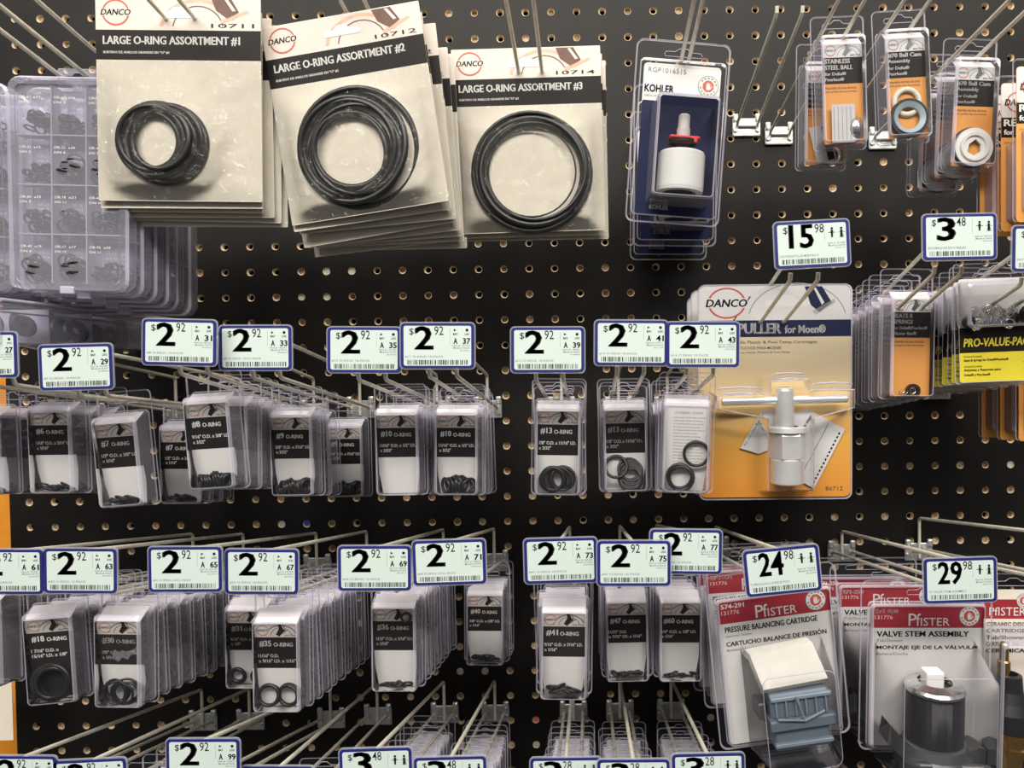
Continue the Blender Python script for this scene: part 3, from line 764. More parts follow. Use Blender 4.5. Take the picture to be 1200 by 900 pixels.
def bag(kit, u, v, r, roll, label, behind, what, pitch=9.5, offs=None, yaw=0):
    loc = P(u, v, dep(r)); flatkit = back_kit({B1: 1, B2: 2, B3: 3}[kit], {B1: '10711', B2: '10712', B3: '10714'}[kit])
    inst(kit, 'o_ring_bag', label, 'bag', loc, (R(1), R(roll), R(yaw)), BG)
    for i in range(1, behind + 1):
        dx, dz, rl = offs[i - 1]
        p = loc + Vector((dx * .001, pitch * .001 * i, dz * .001))
        inst(flatkit, 'o_ring_bag', what % ORD[i], 'bag', p, (R(1), R(rl), 0), BG)
bag(B1, 212, 236, 1.42, 1.3, 'cream bag of black rings headed LARGE O-RING ASSORTMENT #1, frontmost', 5,
    'cream LARGE O-RING ASSORTMENT #1 bag, %s in its stack',
    offs=[(-1.5, -4, 1.0), (-3.5, -6, 1.5), (3, -9, .8), (6, -11, 1.9), (9, -14, 1.0)], pitch=4.2)
bag(B2, 434, 250, 1.40, -7.6, 'cream bag of black rings headed LARGE O-RING ASSORTMENT #2, frontmost', 8,
    'cream LARGE O-RING ASSORTMENT #2 bag, %s in its stack',
    offs=[(0, -4, -7.5), (2, -7, -5), (2, -12, -9), (3, -14, -6.0), (3, -15, -3.5), (3, -16, -2.0), (1, -18, -6), (3, -18, -.5)], pitch=6.2, yaw=-3)
bag(B3, 623, 272, 1.285, -1.0, 'cream bag of black rings headed LARGE O-RING ASSORTMENT #3, frontmost', 2,
    'cream LARGE O-RING ASSORTMENT #3 bag, %s in its stack', offs=[(1, -2, -.8), (3, -3, -.4)])
def top_hook(u, v, r, label, tilt=.155, L=.24, gap=19, bar=False):
    p = P(u, v, dep(r)); d = -p.y
    zb = p.z - tilt * d
    hook(label, Vector((p.x, -L, zb + tilt * L + .032)), zb + .032, 32, bar, gap, L * 1000 - 5)
top_hook(214, 24, 1.42, 'steel hook through the ASSORTMENT #1 bags', gap=20, L=.36)
top_hook(430, 35, 1.31, 'steel hook through the ASSORTMENT #2 bags', gap=17, L=.34)
top_hook(622, 88, 1.28, 'steel hook through the ASSORTMENT #3 bags', gap=18, L=.32)
top_hook(801, 78, 1.25, 'steel hook through the plumbing cartridge clamshells', gap=6, L=.32)
top_hook(876, 143, 1.01, 'empty steel hook right of the cartridge clamshells', .22, .16, 20)
top_hook(968, 55, 1.25, 'steel hook through the steel ball pack', gap=19)
top_hook(1049, 38, 1.27, 'steel hook through the frontmost ball cam pack', gap=19)
top_hook(1120, 78, 1.25, 'steel hook through the ball cam pack with white disc', .08, gap=19)
top_hook(1232, 100, 1.35, 'steel hook through the tall orange packs at right edge', .1, gap=15)
top_hook(101, 100, 1.35, 'steel hook through the compartment case stack', gap=19, bar=True, L=.36)
top_hook(-10, 108, 1.32, 'steel hook at the left photo edge through the cases', gap=19, L=.36)
top_hook(1210, 425, 1.28, 'steel hook over the orange packs in the lower right', gap=15, L=.2)
top_hook(1190, 668, 1.3, 'steel hook through the brass cartridge pack', gap=15, bar=True)

# ------------------------------------------------------------------ hand emblem
def emblem(b, cx, cz, r, y):
    b.flat(ell(cx, cz, r), y, CARD); b.band(ell(cx, cz, r), ell(cx, cz, r * .94), y - .05, GREYINK)
    for i in range(14):
        if i in (3, 10): continue
        a = 360 * i / 14; q = rot2([(cx - r * .1, cz + r * .70), (cx + r * .1, cz + r * .70), (cx + r * .1, cz + r * .83), (cx - r * .1, cz + r * .83)], a, cx, cz)
        b.flat(q, y - .05, GREYINK)
    o = [(cx + r * .58 * math.cos(R(45 * i + 22.5)), cz + r * .58 * math.sin(R(45 * i + 22.5))) for i in range(8)]
    b.flat(o, y - .06, RED)
    b.flat(rrect(cx - r * .20, cx + r * .18, cz - r * .36, cz + r * .08, r * .12, 2), y - .1, CARD)
    for q, h in ((-.19, .26), (-.09, .36), (.01, .33), (.11, .24)):
        b.flat(rrect(cx + r * q, cx + r * (q + .075), cz - r * .05, cz + r * h, r * .03, 2), y - .12, CARD)
    b.flat(rot2(rrect(cx + r * .15, cx + r * .24, cz - r * .25, cz + r * .1, r * .03, 2), -30, cx + r * .15, cz - r * .25), y - .12, CARD)

# ------------------------------------------------------------------ navy cartridge clamshells
def navy_kit():
    k = Kit(); W, H = 75.0, 143.0
    b = MB(); b.slab(rrect(-30.5, 30.5, 6, 124, 3), -1.5, -2.2, CARD); b.flat(rrect(-30.5, 30.5, 6, 95, 2), -2.3, NAVY); ci = k.add('insert_card', b)
    b = MB(); emblem(b, 21, 109, 8.2, -2.4); k.add('emblem', b, ci)
    b = MB()
    b.text('KOHLER', -29, 101.5, 23, 6.0, -2.5, NAVY, True); b.text('GENUINE PARTS', -29, 98, 22, 1.6, -2.5, GREYINK, False)
    b.text('RGP1016515', -27, 117, 30, 3.8, -2.5, GREYINK, False)
    b.text('KOHLER', -19, 10.5, 15, 3.6, -2.5, WHITE, True)
    b.text('GP Ceramic valve', -19, 17, 15, 1.6, -2.5, WHITE, False)
    k.add('lettering', b, ci)
    b = MB(); b.lathe((2, -16, 0), [(13, 21), (17.8, 21.4), (18.3, 24), (18.0, 50), (17.0, 51.5), (5, 51.6)], WPLAS); k.add('white_cartridge', b)
    b = MB(); b.box(-3, 6, -11, -21, 51.5, 58, INK, 1); b.lathe((2, -16, 0), [(9.5, 58), (11, 58.4), (11, 61), (9, 61.3)], INK); k.add('black_collar', b)
    b = MB(); b.box(-9, 14, -9, -23, 61.3, 63.6, paint('red_clip', (0.7, 0.03, 0.025), .4), .8); b.box(6, 12, -21.5, -24, 58.5, 63, paint('red_clip', (0, 0, 0)), .6); k.add('red_clip', b)
    b = MB(); b.lathe((2, -16, 0), [(5.2, 63.6), (5.2, 70), (4.6, 70.4), (4.4, 80), (3.6, 81)], GREYP, n=16); k.add('grey_stem', b)
    k.add('clear_shell', shell(W, H, (-23, 27, 13, 93), 37, 133, bevel_top=5, taper=1.5, rim=1.3, rad=6))
    b = MB(); L = lambda q, y: [(x, y, z) for x, z in q]
    b.loft([L(rrect(-34.5, 34.5, 4, 126.5, 4), 0), L(rrect(-34, 34, 4.5, 126, 4), -6.5), L(rrect(-33, 33, 5.5, 125, 3.5), -7.2)], [CLEAR, EDGE]); k.add('raised_rim', b)
    return k
NK = navy_kit(); NG = 'navy cartridge clamshells'
n0 = P(787, 263, dep(1.26))
inst(NK, 'cartridge_clamshell', 'navy clamshell with white cartridge, frontmost in its stack', 'clamshell', n0, (R(1), R(4.5), R(2)), NG)
inst(NK, 'cartridge_clamshell', 'navy cartridge clamshell, middle one, sticking out below right', 'clamshell', P(790, 289, dep(1.12)), (R(1), R(1.2), 0), NG)
inst(NK, 'cartridge_clamshell', 'navy cartridge clamshell, rearmost, hanging lowest', 'clamshell', P(783, 305, dep(1.03)), (R(1), R(.8), 0), NG)

# ------------------------------------------------------------------ orange clamshells
OY = -8.5
def orange_kit(lines, kindof, seed, big=2):
    rnd = random.Random(seed); k = Kit()
    if 'orange' not in _SHELL: _SHELL['orange'] = shell(42, 104, (-18.8, 18.8, 1.5, 87), 16, 96.5, bevel_top=5).mesh('clear_shell')
    b = MB(); xa, xb = -14.5, 16
    b.add([(xa, -2, 85.5), (xb, -2, 85.5), (xb, OY, 79), (xa, OY, 79)], [(3, 2, 1, 0)], CARD)
    b.rect(xa, xb, 3, 79, OY, ORANGE); ci = k.add('insert_card', b)
    b = MB(); header_art(b, xa, xb, 69, 79, OY - .1, HEADW, INK, '88190', DGREY, GREYP)
    b.rect(xa, xb, 49, 69, OY - .12, PANEL)
    k.add('printed_label', b, ci)
    b = MB()
    zz = 64.4
    for i, t in enumerate(lines):
        h = 3.5 if i < big else 2.6
        b.text(t, xa + 1.6, zz, min(26.5, (2.15 if i < big else 1.62) * len(t)), h, OY - .25, WHITE, True)
        zz -= 4.7 if i + 1 < big else 4.3
    b.text('Ensamble de leva de bola', xa + 1.6, 45, 24, 2.0, OY - .2, BROWN, False)
    b.text('para grifos de una manija', xa + 1.6, 42, 24, 2.0, OY - .2, BROWN, False)
    k.add('lettering', b, ci)
    y = -12.5
    if kindof == 'ring':
        b = MB(); b.lathe((0, y, 17), [(14.5, -1.5), (15, 0), (14.5, 1.6), (10.8, 2.0), (10.5, -1.5)], RUBBER, 'y', 32, True, True); k.add('rubber_seal', b)
        b = MB(); b.lathe((0, y - 1.6, 17), [(12.4, 0), (12.0, -1.0), (8.6, 1.0), (8.2, 2.2), (12.0, 2.4)], paint('pale_blue', (0.42, 0.52, 0.58), .4), 'y', 32, False, True)
        k.add('seat_ring', b)
        b = MB(); b.torus((0, -9.5, 30), 9.5, 2.4, CREAM, 'y', 28, 6); k.add('cam_disc', b)
    elif kindof == 'disc':
        b = MB(); O = ell(1, 17, 14.6, None, 32); I = [(-4, 13), (1, 10.5), (6, 14), (6, 19), (2, 23), (-3, 19)]
        b.slab(O, y + 2, y, WPLAS, None, [I]); b.loft([[(x, y, z) for x, z in ell(1, 17, 11.5)], [(x, y - 1.8, z) for x, z in ell(1, 17, 10.8)], [(x, y - 1.6, z) for x, z in ell(1, 17, 8.6)], [(x, y, z) for x, z in ell(1, 17, 8.2)]], WPLAS)
        k.add('cam_disc', b)
        b = MB(); b.torus((0, -9.6, 17), 14.2, 1.4, RUBBER); k.add('rubber_seal', b)
    elif kindof == 'ball':
        b = MB(); pr = [(10 * math.sin(R(a)), -10 * math.cos(R(a))) for a in range(8, 180, 12)]; b.lathe((9, -9.5, 14), [(q[0] * .62, q[1] * .95) for q in pr], CHROME, 'z', 24); k.add('steel_ball', b)
        b = MB(); b.slab(rot2(rrect(-10, 8, 3, 32, .5, 1), 0), y, y - .4, PAPER)
        li = k.add('instruction_leaflet', b)
        b = MB()
        for i in range(5): b.rect(-8.4 + i * 3.2, -8.0 + i * 3.2, 5, 30, y - .5, GREYINK)
        k.add('printed_text', b, li)
    elif kindof == 'wrap':
        b = MB(); b.slab(rot2(rrect(-8, 8, 4, 34, .5, 1), 14, 0, 10), y, y - .4, CARD); li = k.add('instruction_leaflet', b)
        b = MB(); b.flat(rot2(rrect(1.5, 7, 5, 33, .4, 1), 14, 0, 10), y - .5, PANEL); k.add('printed_text', b, li)
        b = MB(); b.torus((6, -11, 10), 6, 1.4, CHROME); k.add('spring', b)
    else:
        b = MB(); b.lathe((1.5, y, 7.5), [(5.4, -1.8), (5.6, 0), (5.4, 1.8), (3.4, 1.8), (3.4, -1.8)], RUBBER, 'y', 24, True, True); k.add('rubber_seat', b)
        b = MB(); b.torus((1.5, y, 7.5), 2.2, .4, CHROME); k.add('spring', b)
        b = MB(); b.tube([(-9 + 4 * math.cos(q * .9) * .3 + q * .45, y + math.sin(q * .9) * 1.8, 6 + 1.8 * math.cos(q * .9)) for q in range(18)], .35, CHROME, 5); k.add('spring', b)
    k.add('clear_shell', _SHELL['orange'])
    return k
KB = orange_kit(['#70 Ball Cam', 'Assembly', 'for Delta®', 'Peerless®'], 'ring', 1)
KD = orange_kit(['#70 Ball Cam', 'Assembly', 'for Delta®', 'Peerless®'], 'disc', 2)
KS = orange_kit(['STAINLESS', 'STEEL BALL', 'for Delta®', 'Peerless®'], 'ball', 3)
KW = orange_kit(['STAINLESS', 'STEEL BALL', 'for Delta®', 'Peerless®'], 'wrap', 4)
KP = orange_kit(['SEATS &', 'SPRINGS', 'for Delta®/Peerless®', 'Master Bar®'], 'seat', 5)
OG = 'orange carded faucet part packs'
inst(KW, 'faucet_part_pack', 'orange carded pack with crumpled leaflet behind the steel ball pack', 'part pack', P(961, 201, dep(1.21)), (0, R(1), 0), OG)
inst(KS, 'faucet_part_pack', 'orange carded STAINLESS STEEL BALL pack with paper strip', 'part pack', P(984, 177, dep(1.27)), (R(1), R(-1.5), 0), OG)
inst(KB, 'faucet_part_pack', 'orange carded ball cam pack with blue-grey and black ring', 'part pack', P(1058, 170, dep(1.27)), (R(1), R(-2.5), 0), OG)
c0 = P(1129, 203, dep(1.27))
inst(KD, 'faucet_part_pack', 'orange carded ball cam pack showing a white disc, frontmost', 'part pack', c0, (R(1), R(2.5), 0), OG)
inst(KD, 'faucet_part_pack', 'ball cam pack just behind the white disc one', 'part pack', c0 + Vector((-.004, .018, -.0045)), (R(1), R(1.5), 0), OG)
inst(KD, 'faucet_part_pack', 'ball cam pack, rearmost behind the white disc one', 'part pack', c0 + Vector((-.0075, .038, -.010)), (R(1), R(.5), 0), OG)
s0 = P(1059, 468, dep(1.26))
inst(KP, 'faucet_part_pack', 'orange carded SEATS & SPRINGS pack, frontmost', 'part pack', s0, (R(1), R(1), 0), OG)
back_stack(KP, s0, 7, 16.5, 'faucet_part_pack', 'orange SEATS & SPRINGS pack, %s in its stack', 'part pack', OG, rp, .14, 1.2, .8)

# ------------------------------------------------------------------ yellow value packs
def yellow_kit(seed):
    rnd = random.Random(seed); k = Kit(); y = -2.5
    b = MB(); b.slab(rrect(-31, 31, 1.5, 80, 2), -1.5, -2.1, CARD); b.rect(-31, 31, 2, 24, -2.2, YELLOW); b.rect(-31, 31, 24, 43, -2.25, PANEL); ci = k.add('insert_card', b)
    b = MB()
    b.text('PRO-VALUE-PACK', -28, 28.5, 54, 6.5, -2.4, YELLOW, True, .12)
    b.text('Contents/Contenido:', -28, 20.5, 14, 1.6, -2.4, INK, False)
    b.text('Seats & Springs for Delta®/Peerless®', -28, 17, 34, 2.4, -2.4, INK, True)
    b.text('Contents/Contenido:', -28, 13, 14, 1.5, -2.4, INK, False)
    b.text('Asientos y Resortes para', -28, 9.5, 28, 2.4, -2.4, INK, True)
    b.text('Delta® y Peerless®', -28, 6, 20, 2.2, -2.4, INK, True)
    k.add('lettering', b, ci)
    b = MB(); emblem(b, 22, 18, 5, -2.4); k.add('emblem', b, ci)
    for i in range(16):
        x, z = -26 + (i % 8) * 7.0 + rnd.uniform(-2, 2), 47 + (i // 8) * 7.5 + rnd.uniform(-2, 2)
        b = MB()
        if rnd.random() < .55:
            b.lathe((0, 0, 0), [(4.4, -2), (4.6, 0), (4.4, 2), (2.4, 2.2), (2.2, -2)], RUBBER, 'y', 20, True, True); nm = 'rubber_seat'
        else:
            b.tube([(3.6 * math.cos(q * .8), -4 + q * .28, 3.6 * math.sin(q * .8)) for q in range(30)], .45, CHROME, 5); nm = 'spring'
        k.add(nm, b, -1, Matrix.Translation(Vector((x, -8.5, z)) * .001) @ Euler((R(rnd.uniform(-40, 40)), 0, R(rnd.uniform(-40, 40)))).to_matrix().to_4x4())
    k.add('clear_shell', shell(68, 92, (-31.5, 31.5, 42, 79), 15, 85.5, bevel_top=5, rad=3))
    return k
KY = yellow_kit(3); YG = 'yellow value packs'
y0 = P(1171, 449, dep(1.315))
inst(KY, 'value_pack', 'yellow and black value pack of seats and springs, frontmost', 'value pack', y0, (R(1), R(-1.5), 0), YG)
back_stack(KY, y0, 7, 15.5, 'value_pack', 'yellow and black value pack, %s in its stack', 'value pack', YG, rp, .12, 1.5, 1)

# ------------------------------------------------------------------ tall orange cards at the right edge
def tall_kit(content):
    k = Kit()
    b = MB(); b.slab(rrect(-32, 32, 0, 112, 2.5), -1, -1.6, ORANGE); b.flat(rrect(-32, 32, 86, 111.8, 2.4), -1.65, HEADW); b.rect(-32, 32, 71, 86, -1.68, PANEL); ci = k.add('backing_card', b)
    b = MB(); b.text('DANCO', -29.5, 95, 22, 5, -1.8, INK, True, .2); b.band(ell(-19, 97.5, 9, 8), ell(-19, 97.5, 8, 7), -1.75, RED)
    b.text('REPAIR KIT', -30, 79.5, 46, 5.2, -1.8, WHITE, True); b.text('for Delta®', -30, 73, 26, 4.2, -1.8, WHITE, True)
    b.text('Juego de reparacion', -30, 66, 30, 2, -1.8, BROWN, False)
    k.add('lettering', b, ci)
    if content:
        b = MB(); b.lathe((0, -5, 32), [(13, -3), (13.5, 0), (12, 3), (6, 3.4)], WPLAS, 'y', 28, True, False); k.add('white_gasket', b)
    k.add('clear_shell', shell(68, 118, (-29, 29, 6, 68), 13, 106, hole=False, bevel_top=3, rad=3))
    return k
KT = tall_kit(False); KO = tall_kit(True); TG = 'tall orange repair kit cards'
for _u, _v, _r, _n in ((1241, 260, 1.372, 'frontmost and highest'), (1221, 271, 1.309, 'middle'), (1194, 277, 1.248, 'rearmost')):
    inst(KT, 'repair_kit', 'tall orange card at right edge, %s of three' % _n, 'repair kit', P(_u, _v, dep(_r)), (0, 0, 0), TG)
t1 = P(1238, 516, dep(1.22))
inst(KO, 'repair_kit', 'orange card under the yellow packs, frontmost and rightmost', 'repair kit', t1, (0, 0, 0), TG)
inst(KO, 'repair_kit', 'orange card under the yellow packs, middle one', 'repair kit', t1 + Vector((-.004, .020, -.001)), (0, 0, 0), TG)
inst(KO, 'repair_kit', 'orange card under the yellow packs, leftmost', 'repair kit', t1 + Vector((-.009, .040, -.001)), (0, 0, 0), TG)

# ------------------------------------------------------------------ cartridge puller card
def puller_kit():
    k = Kit(); W, H = 124.0, 174.0; hw = 62
    b = MB(); b.slab(rrect(-hw, hw, 2, 174, 6, 5), -0.5, -1.2, RAMP); ci = k.add('backing_card', b)
    b = MB(); y = -1.3
    b.flat([(-hw, 146), (hw, 146)] + [p for p in rrect(-hw, hw, 100, 173.9, 6, 5) if p[1] > 150], y, HEADW)
    b.band(ell(18, 146, 40, 30, 20, 10, 170), ell(18, 146, 39.3, 29.4, 20, 10, 170), y - .05, GREYINK, False)
    b.flat([(24, 173), (38, 173), (46, 160), (36, 152), (29, 158)], y - .06, NAVY); b.flat([(30, 153), (48, 163), (49, 160), (33, 150)], y - .06, GREYP)
    b.flat([(31, 172), (33, 172), (40, 160), (38, 158)], y - .08, HEADW)
    b.flat(rot2(rrect(-34, -33, 146, 170, .3, 1), -35, -34, 146), y - .05, INK)
    b.flat(ell(-39, 160, 15, 12), y - .1, HEADW); b.band(ell(-39, 160, 15.5, 12.6, 30), ell(-39, 160, 13.8, 11.2, 30), y - .12, RED)
    b.flat(rrect(-56, -22, 156, 164, 1, 1), y - .14, HEADW)
    b.flat(euro(10, 160, 36, 8), y - .1, CARD)
    b.rect(-hw, hw, 132.5, 146, y, NAVY); k.add('printed_header', b, ci)
    b = MB()
    b.text('DANCO', -56, 156.8, 33, 6.4, y - .2, INK, True, .2)
    b.text('CARTRIDGE', -60, 135, 28.5, 8.6, y - .1, WHITE, True); b.text('PULLER', -30, 135, 35, 8.6, y - .1, WHITE, True)
    b.text('for Moen®', 8, 135.2, 33, 7.0, y - .1, WHITE, True)
    b.text('Removes 1-Handle Plastic & Posi-Temp Cartridges', -58, 126.5, 92, 3, y - .1, BROWN, False)
    b.text('EXTRACTOR DE CARTUCHOS PARA MOEN®', -58, 122.5, 63, 2.4, y - .1, BROWN, False)
    b.text('Remueve cartuchos de una manija, Plastico & Posi-Temp', -58, 119, 70, 1.8, y - .1, BROWN, False)
    b.text('86712', 41, 7, 14, 3.4, y - .1, BROWN, False)
    k.add('lettering', b, ci)
    b = MB(); b.slab([(-2, 34), (15, 74), (-11, 73), (-29, 42.5)][::-1], -3, -3.4, PAPER); b.slab([(10, 34), (12, 20), (31, 9), (56, 57), (26, 74), (12, 70)], -3, -3.5, PAPER)
    li = k.add('instruction_leaflet', b)
    b = MB(); b.text('For Cartridge Removal', -24, 44, 30, 2.5, -3.7, GREYINK, False, rot=60); b.text('alve stem', 22, 56, 14, 2.5, -3.7, GREYINK, True, rot=58); b.flat([(20, 20), (20.5, 19.7), (43, 62), (42.5, 62.3)], -3.7, GREYINK)
    for i in range(14): b.flat(rot2(rrect(27.6, 29.0, 13 + i * 3.4, 14.8 + i * 3.4, .1, 1), -27.5, 31, 9), -3.7, INK)
    k.add('printed_text', b, li)
    b = MB(); b.tube([(-46, -13, 80.6), (-45.2, -13, 80.8), (54, -13, 82.6), (54.8, -13, 82.6)], [2.4, 3.3, 3.3, 2.4], STEEL, 16); k.add('handle_bar', b)
    b = MB(); b.lathe((4.5, -13, 0), [(5, 92), (7, 91), (7.4, 89), (7.4, 60)], STEEL, 'z', 24); k.add('threaded_rod', b)
    b = MB(); b.lathe((6.5, -13, 0), [(9, 61), (15, 60), (15.5, 56.5), (13, 56)], STEEL, 'z', 24); b.lathe((6.5, -13, 0), [(13.4, 56), (14.2, 54), (14.2, 36), (13.4, 34.5)], STEEL, 'z', 6, False); k.add('hex_collar', b)
    b = MB(); b.lathe((6.5, -13, 0), [(12, 35), (13.2, 34.5), (13.2, 16), (12.2, 15), (10, 15)], STEEL, 'z', 28); k.add('sleeve', b)
    b = MB(); L = lambda q, yy: [(x, yy, z) for x, z in q]
    O = rrect(-hw - .5, hw + .5, 0, 175, 6, 5); b.band(O, rrect(-hw + .7, hw - .7, 1.2, 174, 5.5, 5), -1.9, EDGE); b.loft([L(O, 0), L(O, -2)], EDGE)
    T = [(-55, 74), (-55, 90), (-12, 92), (-12, 101), (24, 103), (24, 94), (60, 95), (60, 74), (28, 70), (28, 8), (-14, 8), (-14, 70)]
    T2 = [(-51, 76), (-51, 86), (-9, 88), (-9, 97), (21, 99), (21, 90), (57, 90), (57, 76), (25, 68), (25, 11), (-11, 11), (-11, 68)]
    T3 = [(x * .97 + .2, z * .985 + .8) for x, z in T2]
    b.loft([L(T, -2), L(T2, -22), L(T3, -24)], [CLEAR, EDGE]); b.flat(T3, -24, CLEAR)
    b.tube([(x, -22, z) for x, z in T2], .45, EDGE, 6, True)  # milky tube puts a highlight along the blister's front outline
    for xa, xb, zz in ((-50, -14, 92), (-48, -13, 87.5), (-7, 20, 103), (-4, 20, 98.5), (26, 58, 95), (24, 57, 89.5)):  # raised blister ridges, milky so their shape stands for white glints
        b.tube([(xa, -16, zz - 1.5), (xa + 4, -18, zz), ((xa + xb) / 2, -18.5, zz + .6), (xb - 4, -18, zz), (xb, -16, zz - 1)], [.3, .8, .9, .8, .3], EDGE, 6)
    b.flat(rrect(-hw + .7, hw - .7, 1.2, 174, 5.5, 5), -1.95, CLEAR, [T[::-1]])
    k.add('clear_shell', b)
    return k
KU = puller_kit(); UG = 'cartridge puller cards'
u0 = P(908, 585, dep(1.235))
inst(KU, 'cartridge_puller', 'orange PULLER card with steel T-handled tool, frontmost', 'tool pack', u0, (R(.5), R(.2), 0), UG)
inst(KU, 'cartridge_puller', 'orange puller card, second, edge showing at right', 'tool pack', u0 + Vector((-.001, .030, -.001)), (R(.5), R(.0), 0), UG)
inst(KU, 'cartridge_puller', 'orange puller card, rearmost, edge showing at upper left', 'tool pack', u0 + Vector((-.001, .060, -.004)), (R(.5), R(.3), 0), UG)

# ------------------------------------------------------------------ crimson carded cartridge packs
PGB = paint('pale_grey_blue', (0.19, 0.24, 0.29), .4)
FLAP = paint('flap_card', (0.48, 0.465, 0.42), .55)
def crimson_kit(no, title, sub, title2, sub2, content):
    k = Kit()
    b = MB(); b.slab(rrect(-43, 43, 4, 113, 4), -1.2, -1.8, CARD)
    b.flat([(-43, 95), (43, 95)] + [p for p in rrect(-43, 43, 60, 112.9, 4) if p[1] > 100], -1.9, CRIM); ci = k.add('backing_card', b)
    b = MB()
    b.text(no, -39.5, 106, 17.5, 3.6, -2.0, CARD, True); b.text('131776', -39.5, 101.5, 13.5, 3.0, -2.0, HEAD, False)
    b.text('P', -14, 96.5, 6, 9.4, -2.0, CARD, False); b.text('f', -8.4, 96.5, 3.5, 9.4, -2.0, CARD, False); b.text('ISTER', -4.8, 96.5, 22, 6.2, -2.0, CARD, False)
    w = 70
    b.text(title, -38, 88.2, w, 4.3, -2.0, INK, True); b.text(sub, -38, 84.2, 20, 2.2, -2.0, GREYINK, False)
    b.text(title2, -38, 77.8, w + 6, 4.3, -2.0, INK, True); b.text(sub2, -38, 74.0, 24, 2.2, -2.0, GREYINK, False)
    k.add('lettering', b, ci)
    b = MB(); emblem(b, 32, 104, 7.8, -2.0); k.add('emblem', b, ci)
    if content == 'stem':
        SH = Matrix.Translation((-.0065, 0, .011))
        b = MB(); b.box(-2, 11, -10, -22, 38, 58, WPLAS, 1.2); k.add('white_stem', b, -1, SH)
        b = MB(); b.lathe((5.5, -18, 0), [(12, 50.5), (19.5, 48), (21, 46), (20.6, 44), (19.4, 44.3), (13, 46.5)][::-1], CHROME); b.lathe((5.5, -18, 0), [(13, 46.5), (7, 45)], CHROME); k.add('chrome_ring', b, -1, SH)
        b = MB(); pr = []
        for i in range(30): pr += [(20.2, 44 - i * 1.25), (19.4, 43.4 - i * 1.25)]
        b.lathe((5.5, -18, 0), pr, paint('black_chrome', (0.035, 0.035, 0.042), .22, .6), 'z', 36, False); k.add('threaded_body', b, -1, SH)
        b = MB(); b.lathe((5.5, -18, 0), [(18, 8), (22, 6), (24, 0), (27, -5), (27, -13), (20, -16)], DGREY, 'z', 32)
        b.loft([[(-15, -8, 4), (-15, -28, 4), (-15, -28, -6), (-15, -8, -6)], [(-24, -9, 14), (-24, -27, 14), (-22, -27, -2), (-22, -9, -2)], [(-30, -10, 21), (-30, -26, 21), (-32, -26, 8), (-32, -10, 8)]], DGREY, DGREY, DGREY)
        b.loft([[(26, -8, 2), (26, -28, 2), (26, -28, -10), (26, -8, -10)], [(35, -9, 5), (35, -27, 5), (35, -27, -7), (35, -9, -7)], [(40, -10, 3), (40, -26, 3), (40, -26, -8), (40, -10, -8)]], DGREY, DGREY, DGREY)
        b.tube([(-16, -36, -2.5), (-14, -37, -2.5), (30, -39, -3.5), (36, -38, -4)], [2.0, 3.2, 3.2, 2.2], DGREY, 12); b.box(-14, 32, -30, -38, -16, -5, DGREY, 2)
        k.add('bonnet', b, -1, SH)
        bl = (-39, 37, -7, 88)
    else:
        b = MB(); b.box(-17, 26, -5, -28, 32, 50, GPLAS, 1.5); b.box(-15, 25, -5, -27, 8, 26, GPLAS, 1.5)
        b.box(-19, 29, -4, -32, 25, 33, GPLAS, 1.0)
        for i in range(6): b.box(-14 + i * 7.2, -12.8 + i * 7.2, -6, -30.5, 34, 48, PGB, .4)
        b.box(-17, 27, -27, -31, 46, 49, PGB, .6); b.box(-16, 26, -26, -30, 12, 15, PGB, .6)
        b.box(-24, -18, -6, -22, 30, 42, DGREY, 1); b.tube([(1, -32.0, 49), (5, -33.5, 32), (-14, -33, 35)], 1.2, PGB, 6); b.tube([(5, -33.5, 32), (20, -33, 37)], 1.2, PGB, 6)
        k.add('cartridge', b)
        b = MB(); b.loft([[(-26, -5, 76), (21, -5, 79), (23, -3, 74), (-27, -3, 70)], [(-24, -12, 74), (23, -12, 77), (24, -10, 72), (-25, -10, 70)], [(-20, -26, 54), (27, -26, 56), (28, -23, 52), (-21, -23, 50)]], FLAP, FLAP, FLAP); k.add('folded_card', b)
        bl = (-28, 34, -4, 80)
    sh = shell(100, 131, (-44.5, 44.5, 2.5, 115), 5.5, 122, bevel_top=2, taper=1.0, rim=1.1, rad=6)
    x0, x1, z0, z1 = bl; L = lambda q, y: [(x, y, z) for x, z in q]
    dd = 46 if content == 'stem' else 38
    sh.loft([L(rrect(x0, x1, z0, z1, 6), -2), L(rrect(x0 + 5, x1 - 5, z0 + 1, z1 - 14, 6), -dd + 3), L(rrect(x0 + 7, x1 - 7, z0 + 3, z1 - 17, 5), -dd)], [CLEAR, CLEAR], None, CLEAR)
    sh.tube([(x, -dd + 3, z) for x, z in rrect(x0 + 5, x1 - 5, z0 + 1, z1 - 14, 6)], .35, EDGE, 5, True)
    k.add('clear_shell', sh)
    return k
KV = crimson_kit('971-250', 'VALVE STEM ASSEMBLY', 'Tub/Shower', 'MONTAJE EJE DE LA VÁLVULA', 'Bañera/Ducha', 'stem')
KQ = crimson_kit('574-291', 'PRESSURE BALANCING CARTRIDGE', 'Single Control / Tub/Shower', 'CARTUCHO BALANCE DE PRESIÓN', 'Monomando / Bañera / Ducha', 'block')
CG = 'crimson headed plumbing cartridge packs'
v0 = P(1082, 878, dep(1.33))
inst(KV, 'cartridge_pack', 'crimson headed VALVE STEM ASSEMBLY pack, frontmost, with black threaded valve', 'cartridge pack', v0, (R(1), R(.8), 0), CG)
for i, (dx, dy, dz) in enumerate(((-.0035, .058, -.003), (-.006, .112, -.012))):
    inst(KV, 'cartridge_pack', 'crimson headed valve stem pack, %s in its stack' % ORD[i + 1], 'cartridge pack', v0 + Vector((dx, dy, dz)), (R(1), R(.4), 0), CG)
q0 = P(921, 868, dep(1.36))
